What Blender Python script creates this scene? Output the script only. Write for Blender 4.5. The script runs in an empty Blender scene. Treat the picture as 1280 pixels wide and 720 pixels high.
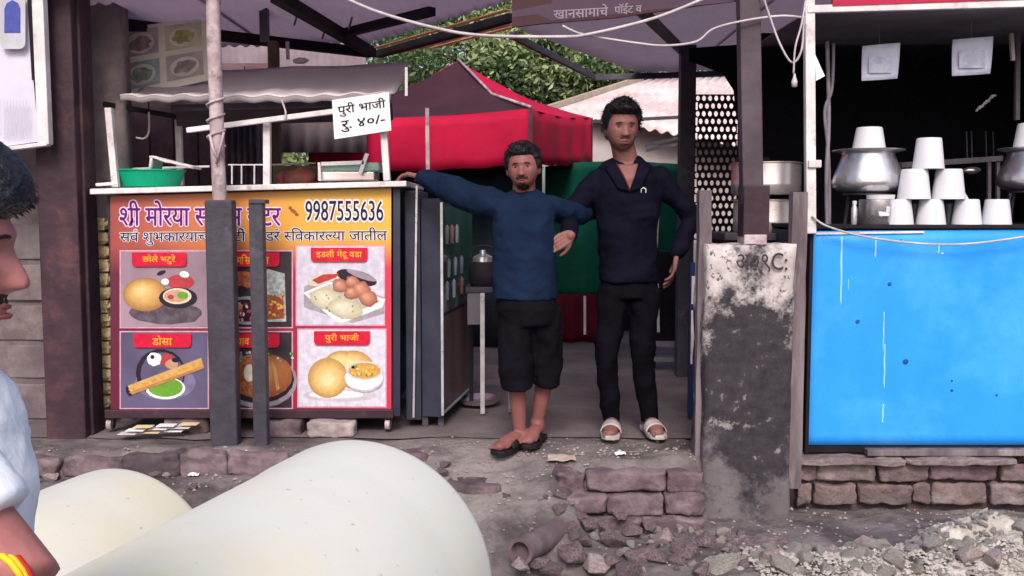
import bpy, bmesh, math, random
from mathutils import Vector, Matrix, noise
random.seed(7)
SC = bpy.context.scene
COL = SC.collection
PI = math.pi

# ------------------------------------------------------------------ camera
CAMZ = 1.15
TH = math.atan(95 / 1200)
cam = bpy.data.cameras.new('camera')
cam.sensor_width = 36
cam.lens = 36 * 1200 / 1280
cam.clip_start = 0.05
cam.clip_end = 500
camo = bpy.data.objects.new('camera', cam)
COL.objects.link(camo)
camo.location = (0, 0, CAMZ)
camo.rotation_euler = (PI / 2 - TH, 0, 0)
SC.camera = camo

# ------------------------------------------------------------------ sky, sun, exposure
SUN_EL, SUN_AZ = math.radians(41), math.radians(181)   # azimuth clockwise from +Y
world = bpy.data.worlds.new('World')
SC.world = world
world.use_nodes = True
wn = world.node_tree
sky = wn.nodes.new('ShaderNodeTexSky')
sky.sky_type = 'NISHITA'
sky.sun_disc = False
sky.sun_elevation = SUN_EL
sky.sun_rotation = SUN_AZ
sky.dust_density = 4.0
sky.air_density = 1.0
bg = wn.nodes['Background']
wn.links.new(sky.outputs[0], bg.inputs['Color'])
bg.inputs['Strength'].default_value = 0.13
sun = bpy.data.lights.new('sun', 'SUN')
sun.energy = 1.4
sun.angle = math.radians(20)
sun.color = (1.0, 0.94, 0.86)
suno = bpy.data.objects.new('sun', sun)
COL.objects.link(suno)
sd = Vector((math.sin(SUN_AZ) * math.cos(SUN_EL), math.cos(SUN_AZ) * math.cos(SUN_EL), math.sin(SUN_EL)))
suno.rotation_euler = (-sd).to_track_quat('-Z', 'Y').to_euler()
suno.location = sd * 20
vs = SC.view_settings
vs.view_transform = 'Standard'
vs.look = 'None'
vs.gamma = 1
vs.exposure = 0.6
vs.use_curve_mapping = False

# ------------------------------------------------------------------ geometry helpers
_c, _s = math.cos(TH), math.sin(TH)
def W(px, py, Y):
    """place seen at pixel (1280x720) standing at distance Y"""
    dx = (px - 640) / 1200; v = (360 - py) / 1200
    t = Y / (_c + v * _s)
    return Vector((dx * t, Y, CAMZ + (-_s + v * _c) * t))
def WZ(px, py, z):
    dx = (px - 640) / 1200; v = (360 - py) / 1200
    dz = -_s + v * _c
    t = (z - CAMZ) / dz
    return Vector((dx * t, (_c + v * _s) * t, z))
def ss(a, b, x):
    t = max(0, min(1, (x - a) / (b - a)))
    return t * t * (3 - 2 * t)
def N(v, s=1.0, seed=0):
    return noise.noise(Vector(v) * s + Vector((seed * 13.7, seed * 7.1, seed * 3.3)))
def gs(x, w):
    return math.exp(-(x / w) ** 2)
def crom(pts, n=8):
    pts = [Vector(p) for p in pts]
    P = [pts[0]] + pts + [pts[-1]]
    out = []
    for i in range(1, len(P) - 2):
        a, b, c, d = P[i - 1], P[i], P[i + 1], P[i + 2]
        for k in range(n):
            t = k / n
            out.append(0.5 * ((2 * b) + (c - a) * t + (2 * a - 5 * b + 4 * c - d) * t * t + (3 * b - a - 3 * c + d) * t ** 3))
    out.append(pts[-1])
    return out

class MB:
    def __init__(s):
        s.v = []; s.f = []; s.m = []; s.mats = []
    def mi(s, mat):
        if mat is None: return 0
        if mat not in s.mats: s.mats.append(mat)
        return s.mats.index(mat)
    def add(s, vs_, fs, mat=None):
        o = len(s.v); k = s.mi(mat)
        s.v.extend(Vector(v) for v in vs_)
        s.f.extend([tuple(o + i for i in f) for f in fs])
        s.m.extend([k] * len(fs))
        return s
    def box(s, c, d, mat=None, rz=0, ry=0, rx=0, j=0):
        c = Vector(c); R = Matrix.Rotation(rz, 3, 'Z') @ Matrix.Rotation(ry, 3, 'Y') @ Matrix.Rotation(rx, 3, 'X')
        vs_ = []
        for x in (-.5, .5):
            for y in (-.5, .5):
                for z in (-.5, .5):
                    p = Vector((x * d[0], y * d[1], z * d[2]))
                    if j: p += Vector((random.uniform(-j, j), random.uniform(-j, j), random.uniform(-j, j)))
                    vs_.append(c + R @ p)
        return s.add(vs_, [(0, 1, 3, 2), (4, 6, 7, 5), (0, 4, 5, 1), (2, 3, 7, 6), (0, 2, 6, 4), (1, 5, 7, 3)], mat)
    def bb(s, x0, x1, y0, y1, z0, z1, mat=None):
        return s.box(((x0 + x1) / 2, (y0 + y1) / 2, (z0 + z1) / 2), (x1 - x0, y1 - y0, z1 - z0), mat)
    def beam(s, p, q, w, h, mat=None, up=(0, 0, 1)):
        p = Vector(p); q = Vector(q); d = (q - p).normalized(); up = Vector(up)
        if abs(d.dot(up)) > .98: up = Vector((0, 1, 0))
        a = d.cross(up).normalized(); b = a.cross(d).normalized()
        vs_ = []
        for e in (p, q):
            for (i, k) in ((-1, -1), (1, -1), (1, 1), (-1, 1)):
                vs_.append(e + a * (w / 2 * i) + b * (h / 2 * k))
        return s.add(vs_, [(3, 2, 1, 0), (4, 5, 6, 7), (0, 1, 5, 4), (1, 2, 6, 5), (2, 3, 7, 6), (3, 0, 4, 7)], mat)
    def tube(s, pts, r, mat=None, n=8, flat=1.0, upv=None, round_=False):
        pts = [Vector(p) for p in pts]
        rs = list(r) if isinstance(r, (list, tuple)) else [r] * len(pts)
        if round_:
            def cap(p, d, r0):
                return [(p + d * (r0 * math.sin(a)), r0 * math.cos(a)) for a in (1.45, 1.1, .75, .4)]
            d0 = (pts[0] - pts[1]).normalized(); d1 = (pts[-1] - pts[-2]).normalized()
            A = cap(pts[0], d0, rs[0]); B = cap(pts[-1], d1, rs[-1])[::-1]
            pts = [a[0] for a in A] + pts + [b[0] for b in B]
            rs = [a[1] for a in A] + rs + [b[1] for b in B]
        vs_ = []; fs = []
        prev = None
        for i, p in enumerate(pts):
            if i == 0: d = pts[1] - pts[0]
            elif i == len(pts) - 1: d = pts[-1] - pts[-2]
            else: d = pts[i + 1] - pts[i - 1]
            d.normalize()
            if prev is None:
                a = Vector(upv) if upv is not None else Vector((0, 0, 1))
                if abs(a.dot(d)) > .95: a = Vector((1, 0, 0))
            else: a = prev
            a = (a - d * a.dot(d)).normalized(); prev = a
            b = d.cross(a)
            for k in range(n):
                t = 2 * PI * k / n
                vs_.append(p + a * (math.cos(t) * rs[i] * flat) + b * (math.sin(t) * rs[i]))
        for i in range(len(pts) - 1):
            for k in range(n):
                k2 = (k + 1) % n
                fs.append((i * n + k, i * n + k2, (i + 1) * n + k2, (i + 1) * n + k))
        fs.append(tuple(range(n))[::-1]); L = (len(pts) - 1) * n
        fs.append(tuple(L + k for k in range(n)))
        return s.add(vs_, fs, mat)
    def lathe(s, prof, c, mat=None, n=24, M=None, jit=0):
        c = Vector(c); vs_ = []; fs = []
        for (r, z) in prof:
            for k in range(n):
                t = 2 * PI * k / n
                p = Vector((r * math.cos(t), r * math.sin(t), z))
                if M: p = M @ p
                vs_.append(c + p)
        for i in range(len(prof) - 1):
            for k in range(n):
                k2 = (k + 1) % n
                fs.append((i * n + k, i * n + k2, (i + 1) * n + k2, (i + 1) * n + k))
        if prof[0][0] > 1e-4: fs.append(tuple(range(n))[::-1])
        if prof[-1][0] > 1e-4: fs.append(tuple((len(prof) - 1) * n + k for k in range(n)))
        return s.add(vs_, fs, mat)
    def ell(s, c, r, mat=None, M=None, nu=16, nv=10, nz=0, nsc=5, seed=0):
        c = Vector(c); vs_ = []; fs = []
        for i in range(nv + 1):
            el = -PI / 2 + PI * i / nv
            for k in range(nu):
                az = 2 * PI * k / nu
                p = Vector((r[0] * math.cos(el) * math.cos(az), r[1] * math.cos(el) * math.sin(az), r[2] * math.sin(el)))
                if nz: p *= 1 + nz * N((math.cos(el) * math.cos(az), math.cos(el) * math.sin(az), math.sin(el)), nsc * .4, seed)
                if M: p = M @ p
                vs_.append(c + p)
        for i in range(nv):
            for k in range(nu):
                k2 = (k + 1) % nu
                fs.append((i * nu + k, i * nu + k2, (i + 1) * nu + k2, (i + 1) * nu + k))
        return s.add(vs_, fs, mat)
    def loft(s, rings, mat=None, n=20, power=2.4):
        """rings: (center, rx, ry, yaw) horizontal super-ellipses"""
        vs_ = []; fs = []
        for (c, rx, ry, yaw) in rings:
            R = Matrix.Rotation(yaw, 3, 'Z')
            for k in range(n):
                t = 2 * PI * k / n
                ct, st = math.cos(t), math.sin(t)
                x = rx * math.copysign(abs(ct) ** (2 / power), ct); y = ry * math.copysign(abs(st) ** (2 / power), st)
                vs_.append(Vector(c) + R @ Vector((x, y, 0)))
        for i in range(len(rings) - 1):
            for k in range(n):
                k2 = (k + 1) % n
                fs.append((i * n + k, i * n + k2, (i + 1) * n + k2, (i + 1) * n + k))
        fs.append(tuple(range(n))[::-1]); L = (len(rings) - 1) * n
        fs.append(tuple(L + k for k in range(n)))
        return s.add(vs_, fs, mat)
    def grid(s, fn, nu, nv, mat=None, closed=False):
        vs_ = [fn(i / nu, k / nv) for i in range(nu + 1) for k in range(nv + 1)]
        fs = [(i * (nv + 1) + k, (i + 1) * (nv + 1) + k, (i + 1) * (nv + 1) + k + 1, i * (nv + 1) + k + 1) for i in range(nu) for k in range(nv)]
        return s.add(vs_, fs, mat)
    def mesh(s, name, mats=None, smooth=False):
        me = bpy.data.meshes.new(name)
        me.from_pydata([tuple(v) for v in s.v], [], s.f)
        ml = s.mats if s.mats else []
        if mats is not None: ml = mats if isinstance(mats, list) else [mats]
        for m in ml: me.materials.append(m)
        if s.mats: me.polygons.foreach_set('material_index', s.m)
        if smooth:
            me.polygons.foreach_set('use_smooth', [True] * len(me.polygons))
        me.update()
        return me
    def build(s, name, mat=None, parent=None, smooth=False, bevel=0, solid=0, auto=None, origin=None):
        bm = None
        if origin is not None:
            o_ = Vector(origin); s.v = [v - o_ for v in s.v]
        me = s.mesh(name, mat, smooth or auto is not None)
        if auto is not None:
            me.set_sharp_from_angle(angle=math.radians(auto))
        o = bpy.data.objects.new(name, me)
        COL.objects.link(o)
        if origin is not None: o.location = origin
        if parent is not None:
            o.parent = parent
            if origin is None:
                o.location = -parent.location if parent.parent is None else -(parent.location + parent.parent.location)
                if parent.rotation_euler.z: pass
        if solid:
            m = o.modifiers.new('solid', 'SOLIDIFY'); m.thickness = solid; m.offset = 0
        if bevel:
            m = o.modifiers.new('bevel', 'BEVEL'); m.width = bevel; m.segments = 2; m.limit_method = 'ANGLE'
        return o

def tag(o, label, cat, group=None, kind=None):
    o['label'] = label; o['category'] = cat
    if group: o['group'] = group
    if kind: o['kind'] = kind
    return o
def thing(name, label, cat, loc=(0, 0, 0), group=None):
    o = bpy.data.objects.new(name, None)
    o.empty_display_size = .1
    COL.objects.link(o); o.location = loc
    return tag(o, label, cat, group)
def struct(o):
    o['kind'] = 'structure'; return o

# ------------------------------------------------------------------ materials
def mat(name, c1, c2=None, rough=.7, scale=6, bump=0., bscale=None, metal=0, dirt=None, dscale=1.5, damt=.5,
        spec=.25, lo=.4, hi=.65, stretch=None, trans=0, emis=None, coat=0):
    m = bpy.data.materials.new(name); m.use_nodes = True
    nt = m.node_tree; L = nt.links; b = nt.nodes['Principled BSDF']
    b.inputs['Roughness'].default_value = rough
    b.inputs['Metallic'].default_value = metal
    b.inputs['Specular IOR Level'].default_value = spec
    if coat: b.inputs['Coat Weight'].default_value = coat
    if trans: b.inputs['Transmission Weight'].default_value = trans
    c1 = (*c1, 1)
    if c2 is None: c2 = tuple(x * .78 for x in c1[:3])
    c2 = (*c2, 1)
    tc = nt.nodes.new('ShaderNodeTexCoord'); mp = nt.nodes.new('ShaderNodeMapping'); oi = nt.nodes.new('ShaderNodeObjectInfo')
    L.new(tc.outputs['Object'], mp.inputs['Vector'])
    mu = nt.nodes.new('ShaderNodeMath'); mu.operation = 'MULTIPLY'; mu.inputs[1].default_value = 37
    L.new(oi.outputs['Random'], mu.inputs[0]); L.new(mu.outputs[0], mp.inputs['Location'])
    if stretch: mp.inputs['Scale'].default_value = stretch
    n1 = nt.nodes.new('ShaderNodeTexNoise'); n1.inputs['Scale'].default_value = scale; n1.inputs['Detail'].default_value = 8
    n1.inputs['Roughness'].default_value = .62
    L.new(mp.outputs[0], n1.inputs['Vector'])
    r = nt.nodes.new('ShaderNodeValToRGB'); r.color_ramp.elements[0].position = lo; r.color_ramp.elements[1].position = hi
    r.color_ramp.elements[0].color = c2; r.color_ramp.elements[1].color = c1
    L.new(n1.outputs['Fac'], r.inputs[0])
    out = r.outputs[0]
    if dirt is not None:
        n2 = nt.nodes.new('ShaderNodeTexNoise'); n2.inputs['Scale'].default_value = dscale; n2.inputs['Detail'].default_value = 10
        n2.inputs['Roughness'].default_value = .7
        L.new(mp.outputs[0], n2.inputs['Vector'])
        r2 = nt.nodes.new('ShaderNodeValToRGB'); r2.color_ramp.elements[0].position = .62 - damt * .25; r2.color_ramp.elements[1].position = .72 - damt * .1
        L.new(n2.outputs['Fac'], r2.inputs[0])
        mx = nt.nodes.new('ShaderNodeMix'); mx.data_type = 'RGBA'
        L.new(r2.outputs[0], mx.inputs['Factor']); L.new(out, mx.inputs['A']); mx.inputs['B'].default_value = (*dirt, 1)
        out = mx.outputs['Result']
    L.new(out, b.inputs['Base Color'])
    # roughness breakup
    mr = nt.nodes.new('ShaderNodeMapRange'); mr.inputs['To Min'].default_value = max(0, rough - .12); mr.inputs['To Max'].default_value = min(1, rough + .12)
    L.new(n1.outputs['Fac'], mr.inputs['Value']); L.new(mr.outputs[0], b.inputs['Roughness'])
    if bump:
        n3 = nt.nodes.new('ShaderNodeTexNoise'); n3.inputs['Scale'].default_value = bscale or scale * 4; n3.inputs['Detail'].default_value = 6
        L.new(mp.outputs[0], n3.inputs['Vector'])
        bp = nt.nodes.new('ShaderNodeBump'); bp.inputs['Strength'].default_value = bump; bp.inputs['Distance'].default_value = .02
        L.new(n3.outputs['Fac'], bp.inputs['Height']); L.new(bp.outputs[0], b.inputs['Normal'])
    if emis:
        b.inputs['Emission Color'].default_value = (*emis[0], 1); b.inputs['Emission Strength'].default_value = emis[1]
    return m
M = {}
M['dirt'] = mat('dirt_ground', (.185, .158, .163), (.075, .060, .065), .95, 4.5, .9, 22, dirt=(.27, .238, .238), dscale=1.4, damt=.45)
M['stone'] = mat('grey_stone', (.24, .18, .20), (.11, .075, .09), .9, 7, .6, 24, dirt=(.05, .035, .045), dscale=3, damt=.3)
M['stoned'] = mat('dark_stone', (.13, .10, .115), (.06, .045, .055), .92, 7, .6, 24)
M['stone_l'] = mat('pale_stone', (.44, .37, .37), (.24, .18, .19), .9, 8, .6, 26, dirt=(.15, .11, .12), dscale=4, damt=.3)
M['mortar'] = mat('crumbled_mortar', (.52, .485, .46), (.30, .27, .265), .95, 11, .8, 40)
M['brick'] = mat('old_brick', (.23, .165, .185), (.115, .075, .095), .92, 9, .7, 30, dirt=(.06, .045, .055), dscale=3, damt=.3)
M['brick2'] = mat('old_brick_pale', (.29, .23, .235), (.16, .12, .13), .92, 9, .8, 30, dirt=(.08, .06, .065), dscale=3, damt=.4)
M['brick3'] = mat('old_brick_red', (.20, .145, .145), (.11, .08, .085), .92, 9, .8, 30, dirt=(.26, .21, .21), dscale=3, damt=.4)
M['joint'] = mat('brick_joint', (.09, .065, .075), (.04, .028, .034), .95, 9, .6, 30)
M['pipe'] = mat('white_concrete', (.64, .635, .615), (.60, .595, .56), .7, 1.2, .04, 26, dirt=(.62, .58, .44), dscale=.8, damt=.55)
M['wall'] = mat('grey_plaster', (.20, .165, .175), (.12, .09, .105), .9, 4, .4, 20, dirt=(.27, .22, .22), dscale=1.6, damt=.4)
M['wallup'] = mat('grey_purple_sheet_wall', (.30, .24, .28), (.22, .17, .20), .8, 3)
M['wallpink'] = mat('dusty_pink_wall', (.20, .12, .135), (.12, .07, .085), .85, 5, .2, 20)
M['column'] = mat('brown_purple_paint', (.055, .028, .040), (.034, .017, .027), .6, 5, .2, 25, dirt=(.11, .045, .05), dscale=2.5, damt=.3)
M['dkpost'] = mat('dark_grey_paint', (.060, .055, .075), (.040, .036, .052), .55, 7, .2, 30, dirt=(.10, .09, .11), dscale=4, damt=.25)
M['pinkpost'] = mat('pinkish_white_paint', (.52, .43, .46), (.34, .25, .28), .6, 14, .25, 30, dirt=(.16, .10, .12), dscale=9, damt=.35)
M['whitepaint'] = mat('white_paint', (.74, .70, .73), (.56, .52, .55), .5, 9, .1, dirt=(.35, .28, .30), dscale=6, damt=.3)
M['black'] = mat('interior_shade_black', (.006, .005, .009), (.003, .003, .005), .9, 6, spec=.1)  # near-black colour that paints in the shade of dark interiors
M['dark'] = mat('dark_soot_and_shade', (.018, .014, .021), (.008, .006, .010), .8, 6, .2, spec=.2)  # soot tone, also used where shade is painted in
M['navy'] = mat('navy_panel', (.040, .042, .070), (.022, .023, .042), .45, 3, .05)
M['chrome'] = mat('aluminium_edge', (.75, .74, .78), (.55, .54, .58), .3, 8, metal=.6)
M['alu'] = mat('brushed_aluminium', (.80, .78, .82), (.55, .53, .57), .3, 5, .05, 60, metal=.9)
M['steel'] = mat('stainless_steel', (.86, .78, .80), (.62, .54, .57), .28, 3, .03, metal=.75)
M['cup'] = mat('white_cup_plastic', (.60, .60, .67), (.55, .55, .61), .4, 5)
M['sheet'] = mat('corrugated_sheet', (.40, .34, .39), (.28, .23, .27), .6, 2.5, .15, 30, dirt=(.36, .22, .20), dscale=1.3, damt=.3)
M['sheet2'] = mat('roof_lining', (.50, .42, .48), (.38, .31, .36), .7, 2.0, .15, 20)
M['sheeto'] = mat('orange_lit_edge', (.62, .33, .24), (.42, .21, .15), .6, 5)  # warm light on the roof's rear edge, painted as orange
M['tin'] = mat('pink_tin_roof', (.74, .64, .65), (.58, .45, .46), .55, 2.2, .1, dirt=(.50, .30, .26), dscale=1.6, damt=.35)
M['awning'] = mat('grey_awning_cloth', (.76, .69, .72), (.66, .59, .62), .85, 2.5, .25, 10)
M['red'] = mat('red_tarpaulin', (.50, .012, .055), (.38, .008, .040), .6, 2.5, .3, 6)
M['redd'] = mat('maroon_cloth', (.12, .012, .028), (.07, .007, .018), .8, 3, .3, 6)
M['green'] = mat('green_tarpaulin', (.012, .12, .085), (.006, .07, .050), .65, 2, .35, 5)
M['blue'] = mat('bright_blue_paint', (.030, .31, .90), (.022, .27, .86), .38, 1.7, .03, 20, dirt=(.07, .40, .93), dscale=.9, damt=.6)  # the lighter patches are a broad sheen painted into the blue
M['drip'] = mat('white_drip', (.42, .74, .90), (.30, .62, .88), .4, 20)
M['paper'] = mat('bluish_paper', (.84, .84, 1.0), (.70, .70, .95), .8, 14, .1)
M['paper2'] = mat('white_paper', (.80, .79, .84), (.73, .72, .78), .8, 8)
M['wood'] = mat('weathered_wood', (.21, .17, .19), (.10, .075, .09), .85, 9, .5, 26, stretch=(1, 1, .15), dirt=(.35, .29, .30), dscale=4, damt=.25)
M['cream'] = mat('sunlit_cream', (.74, .60, .36), (.60, .45, .27), .8, 7, .4, 30)  # high cream albedo puts sunlight into the colour of the shaded blocks
M['basin'] = mat('green_plastic', (.0, .36, .20), (.0, .29, .16), .4, 3)
M['pgreen'] = mat('pale_green_plastic', (.34, .50, .42), (.22, .36, .30), .4, 4)
M['white'] = mat('white_cloth', (.72, .68, .72), (.56, .50, .55), .8, 8, .2)
M['cable'] = mat('pale_cable', (.56, .50, .53), (.40, .34, .38), .5, 8)
M['hose'] = mat('grey_hose', (.22, .20, .24), (.13, .11, .14), .5, 8)
M['skin1'] = mat('brown_skin', (.24, .105, .098), (.18, .076, .070), .55, 9, .08, 60)
M['skin2'] = mat('ruddy_skin', (.26, .105, .100), (.19, .072, .070), .5, 8, .08, 70)
M['skin3'] = mat('dark_arm_skin', (.15, .062, .055), (.11, .045, .040), .5, 8, .08, 70)
M['lip'] = mat('lip', (.22, .06, .06), None, .5, 9)
M['hair'] = mat('black_hair', (.012, .010, .016), (.006, .005, .008), .5, 40, .4, 120, stretch=(1, 1, .3))
M['hairb'] = mat('dark_blue_black_hair', (.020, .020, .032), (.008, .008, .014), .42, 40, .5, 120, stretch=(.4, 1, 1))
M['blueshirt'] = mat('blue_cotton', (.009, .019, .050), (.006, .013, .034), .85, 5, .7, 8)
M['blackshirt'] = mat('black_navy_cotton', (.0055, .0050, .015), (.0035, .0035, .009), .8, 5, .7, 8, dirt=None)
M['blackpants'] = mat('black_trousers', (.0045, .004, .0085), (.003, .0025, .005), .85, 6, .25, 9)
M['darkshorts'] = mat('charcoal_shorts', (.0065, .0055, .010), (.004, .0035, .006), .85, 6, .25, 9)
M['redtrim'] = mat('dark_red_trim', (.10, .012, .022), None, .8)
M['wshirt'] = mat('bluish_white_shirt', (.84, .86, .93), (.78, .81, .90), .8, 5, .4, 14)
M['slip'] = mat('black_rubber', (.012, .010, .013), None, .6)
M['sliderw'] = mat('grey_white_rubber', (.50, .44, .46), (.32, .27, .29), .6, 12)
M['yellow'] = mat('yellow_thread', (.85, .55, .02), (.75, .40, .02), .6, 30)
M['redth'] = mat('red_thread', (.5, .02, .02), None, .6, 30)
M['straw'] = mat('straw', (.60, .50, .30), (.40, .32, .20), .85, 20)
M['claypipe'] = mat('drain_pipe', (.20, .15, .165), (.12, .085, .10), .75, 6, .3)
M['bark'] = mat('bark', (.16, .12, .10), (.07, .05, .045), .95, 8, .6, 20, stretch=(1, 1, .2))
M['leaf1'] = mat('leaf_mid', (.20, .29, .15), (.12, .19, .10), .55, 3)
M['leaf2'] = mat('leaf_light', (.52, .58, .36), (.34, .44, .22), .5, 3)  # pale leaf colour carries painted-in haze and highlights
M['leaf3'] = mat('leaf_dark', (.07, .10, .07), (.04, .065, .05), .6, 3)
M['eyew'] = mat('eye_white', (.24, .20, .20), None, .3)
M['beardb'] = mat('beard_shadow', (.045, .018, .018), (.02, .010, .011), .7, 60)
M['ink'] = mat('black_ink', (.012, .012, .018), None, .6)
M['sign_maroon'] = mat('maroon_sign_paint', (.05, .008, .016), (.035, .006, .012), .5, 4)
M['sign_purple'] = mat('purple_sign_paint', (.060, .030, .060), None, .5, 4)
M['glass'] = mat('dusty_glass', (.09, .13, .14), (.04, .065, .08), .15, 4, spec=.8, coat=.3)
M['brownposter'] = mat('brown_poster', (.16, .085, .07), (.07, .045, .055), .4, 5, stretch=(1, 1, .3))
def cloth_spec():
    for k_ in ('blueshirt', 'blackshirt', 'blackpants', 'darkshorts', 'wshirt', 'redtrim', 'redd', 'green', 'red', 'awning', 'sheet', 'sheet2'):
        M[k_].node_tree.nodes['Principled BSDF'].inputs['Specular IOR Level'].default_value = .06
cloth_spec()
def translucent(m, fac, col):
    nt = m.node_tree; p_ = nt.nodes['Principled BSDF']; o_ = nt.nodes['Material Output']
    t_ = nt.nodes.new('ShaderNodeBsdfTranslucent'); t_.inputs['Color'].default_value = (*col, 1)
    mx_ = nt.nodes.new('ShaderNodeMixShader'); mx_.inputs[0].default_value = fac
    nt.links.new(p_.outputs[0], mx_.inputs[1]); nt.links.new(t_.outputs[0], mx_.inputs[2]); nt.links.new(mx_.outputs[0], o_.inputs['Surface'])
translucent(M['sheet'], .5, (.66, .56, .66)); translucent(M['sheet2'], .5, (.62, .54, .62)); translucent(M['awning'], .3, (.7, .62, .66)); translucent(M['green'], .2, (.02, .25, .17))
translucent(M['sheeto'], .3, (.8, .4, .28))
for k_ in ('leaf1', 'leaf2', 'leaf3'): translucent(M[k_], .35, {'leaf1': (.10, .22, .04), 'leaf2': (.30, .42, .08), 'leaf3': (.04, .09, .03)}[k_])
def flat(name, c, c2=None, sc=30, rough=.4):
    return mat(name, c, c2, rough, sc)

# ------------------------------------------------------------------ print helpers: shapes given in photo pixels on a plane
SHC = {}
class Print(MB):
    """flat printed shapes on an upright plane; px coordinates are only a ruler for the plane at distance Y"""
    def __init__(s, Y, step=.0008, fn=None):
        super().__init__(); s.Y = Y; s.step = step; s.fn = fn
    def P(s, x, y, l):
        if s.fn: return s.fn(x, y, l * s.step)
        p = W(x, y, s.Y); p.y -= l * s.step
        return p
    def poly(s, pts, mat_, l):
        s.add([s.P(x, y, l) for x, y in pts], [tuple(range(len(pts)))], mat_); return s
    def rect(s, x0, y0, x1, y1, mat_, l):
        return s.poly([(x0, y1), (x1, y1), (x1, y0), (x0, y0)], mat_, l)
    def rrect(s, x0, y0, x1, y1, r, mat_, l, top=True):
        pts = []
        for cx, cy, a0 in ((x1 - r, y1 - r, 0), (x0 + r, y1 - r, 90), (x0 + r, y0 + r, 180), (x1 - r, y0 + r, 270)):
            if not top and a0 >= 180:
                pts.append((x0 if a0 == 180 else x1, y0)); continue
            for k in range(5):
                a = math.radians(a0 + k * 22.5); pts.append((cx + r * math.cos(a), cy + r * math.sin(a)))
        return s.poly(pts[::-1], mat_, l)
    def el(s, cx, cy, rx, ry, mat_, l, rot=0, n=18, nz=0, seed=0):
        pts = []
        for k in range(n):
            a = -2 * PI * k / n; q = 1 + (nz * N((math.cos(a), math.sin(a), 0), 2.1, seed + 1) if nz else 0)
            x = rx * q * math.cos(a); y = ry * q * math.sin(a)
            pts.append((cx + x * math.cos(rot) - y * math.sin(rot), cy + x * math.sin(rot) + y * math.cos(rot)))
        return s.poly(pts, mat_, l)
    def shade(s, cx, cy, rx, ry, cols, l, rot=0, off=(-.25, -.3), nz=0, seed=0):
        n = len(cols)
        if n > 2:
            key = cols[0].name
            if key not in SHC:
                cc = [c_.node_tree.nodes['Color Ramp'].color_ramp.elements[1].color[:3] for c_ in cols]; out_ = []
                for q_ in range(13):
                    t_ = q_ / 12 * (n - 1); i_ = min(int(t_), n - 2); f_ = t_ - i_
                    c3 = tuple(cc[i_][k_] * (1 - f_) + cc[i_ + 1][k_] * f_ for k_ in range(3)); out_.append(mat(key + '_print%d' % q_, c3, tuple(v_ * .86 for v_ in c3), .4, 45))
                SHC[key] = out_
            cols = SHC[key]
            for i, m in enumerate(cols):
                f = 1 - i / 13 * .88
                s.el(cx + rx * off[0] * (1 - f), cy + ry * off[1] * (1 - f), rx * f, ry * f, m, l + i * .14, rot, n=22, nz=nz, seed=seed)
            return s
        for i, m in enumerate(cols):
            f = 1 - i / n * .8
            s.el(cx + rx * off[0] * (1 - f), cy + ry * off[1] * (1 - f), rx * f, ry * f, m, l + i * .5, rot, nz=nz, seed=seed)
        return s
    def text(s, toks, x0, y0, x1, y1, mat_, l, bold=0.0, outline=None, ow=.05, skew=0):
        polys, w = glyphs(toks, 0)
        jobs = []
        if outline:
            r_ = bold + ow
            for i in range(8):
                a = i * PI / 4; jobs.append((r_ * math.cos(a) * 1.2, r_ * math.sin(a), outline, l - 1.9 + i * .2))
        for i, dx in enumerate((-bold * .7, 0, bold * .7) if bold else (0,)): jobs.append((dx, (0, bold * .5, -bold * .3)[i], mat_, l + i * .25))
        xs = [v.x for ms in polys for v in ms[0]]; ys = [v.y for ms in polys for v in ms[0]]
        ax, bx, ay, by = min(xs), max(xs), min(ys), max(ys)
        for ox, oy, m, ll in jobs:
            for vs_, fs in polys:
                out = []
                for v in vs_:
                    u = x0 + (v.x + ox - ax) / (bx - ax) * (x1 - x0)
                    w_ = y1 - (v.y + oy - ay) / (by - ay) * (y1 - y0) + skew * (u - x0)
                    out.append(s.P(u, w_, ll))
                s.add(out, fs, m)
        return s

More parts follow.
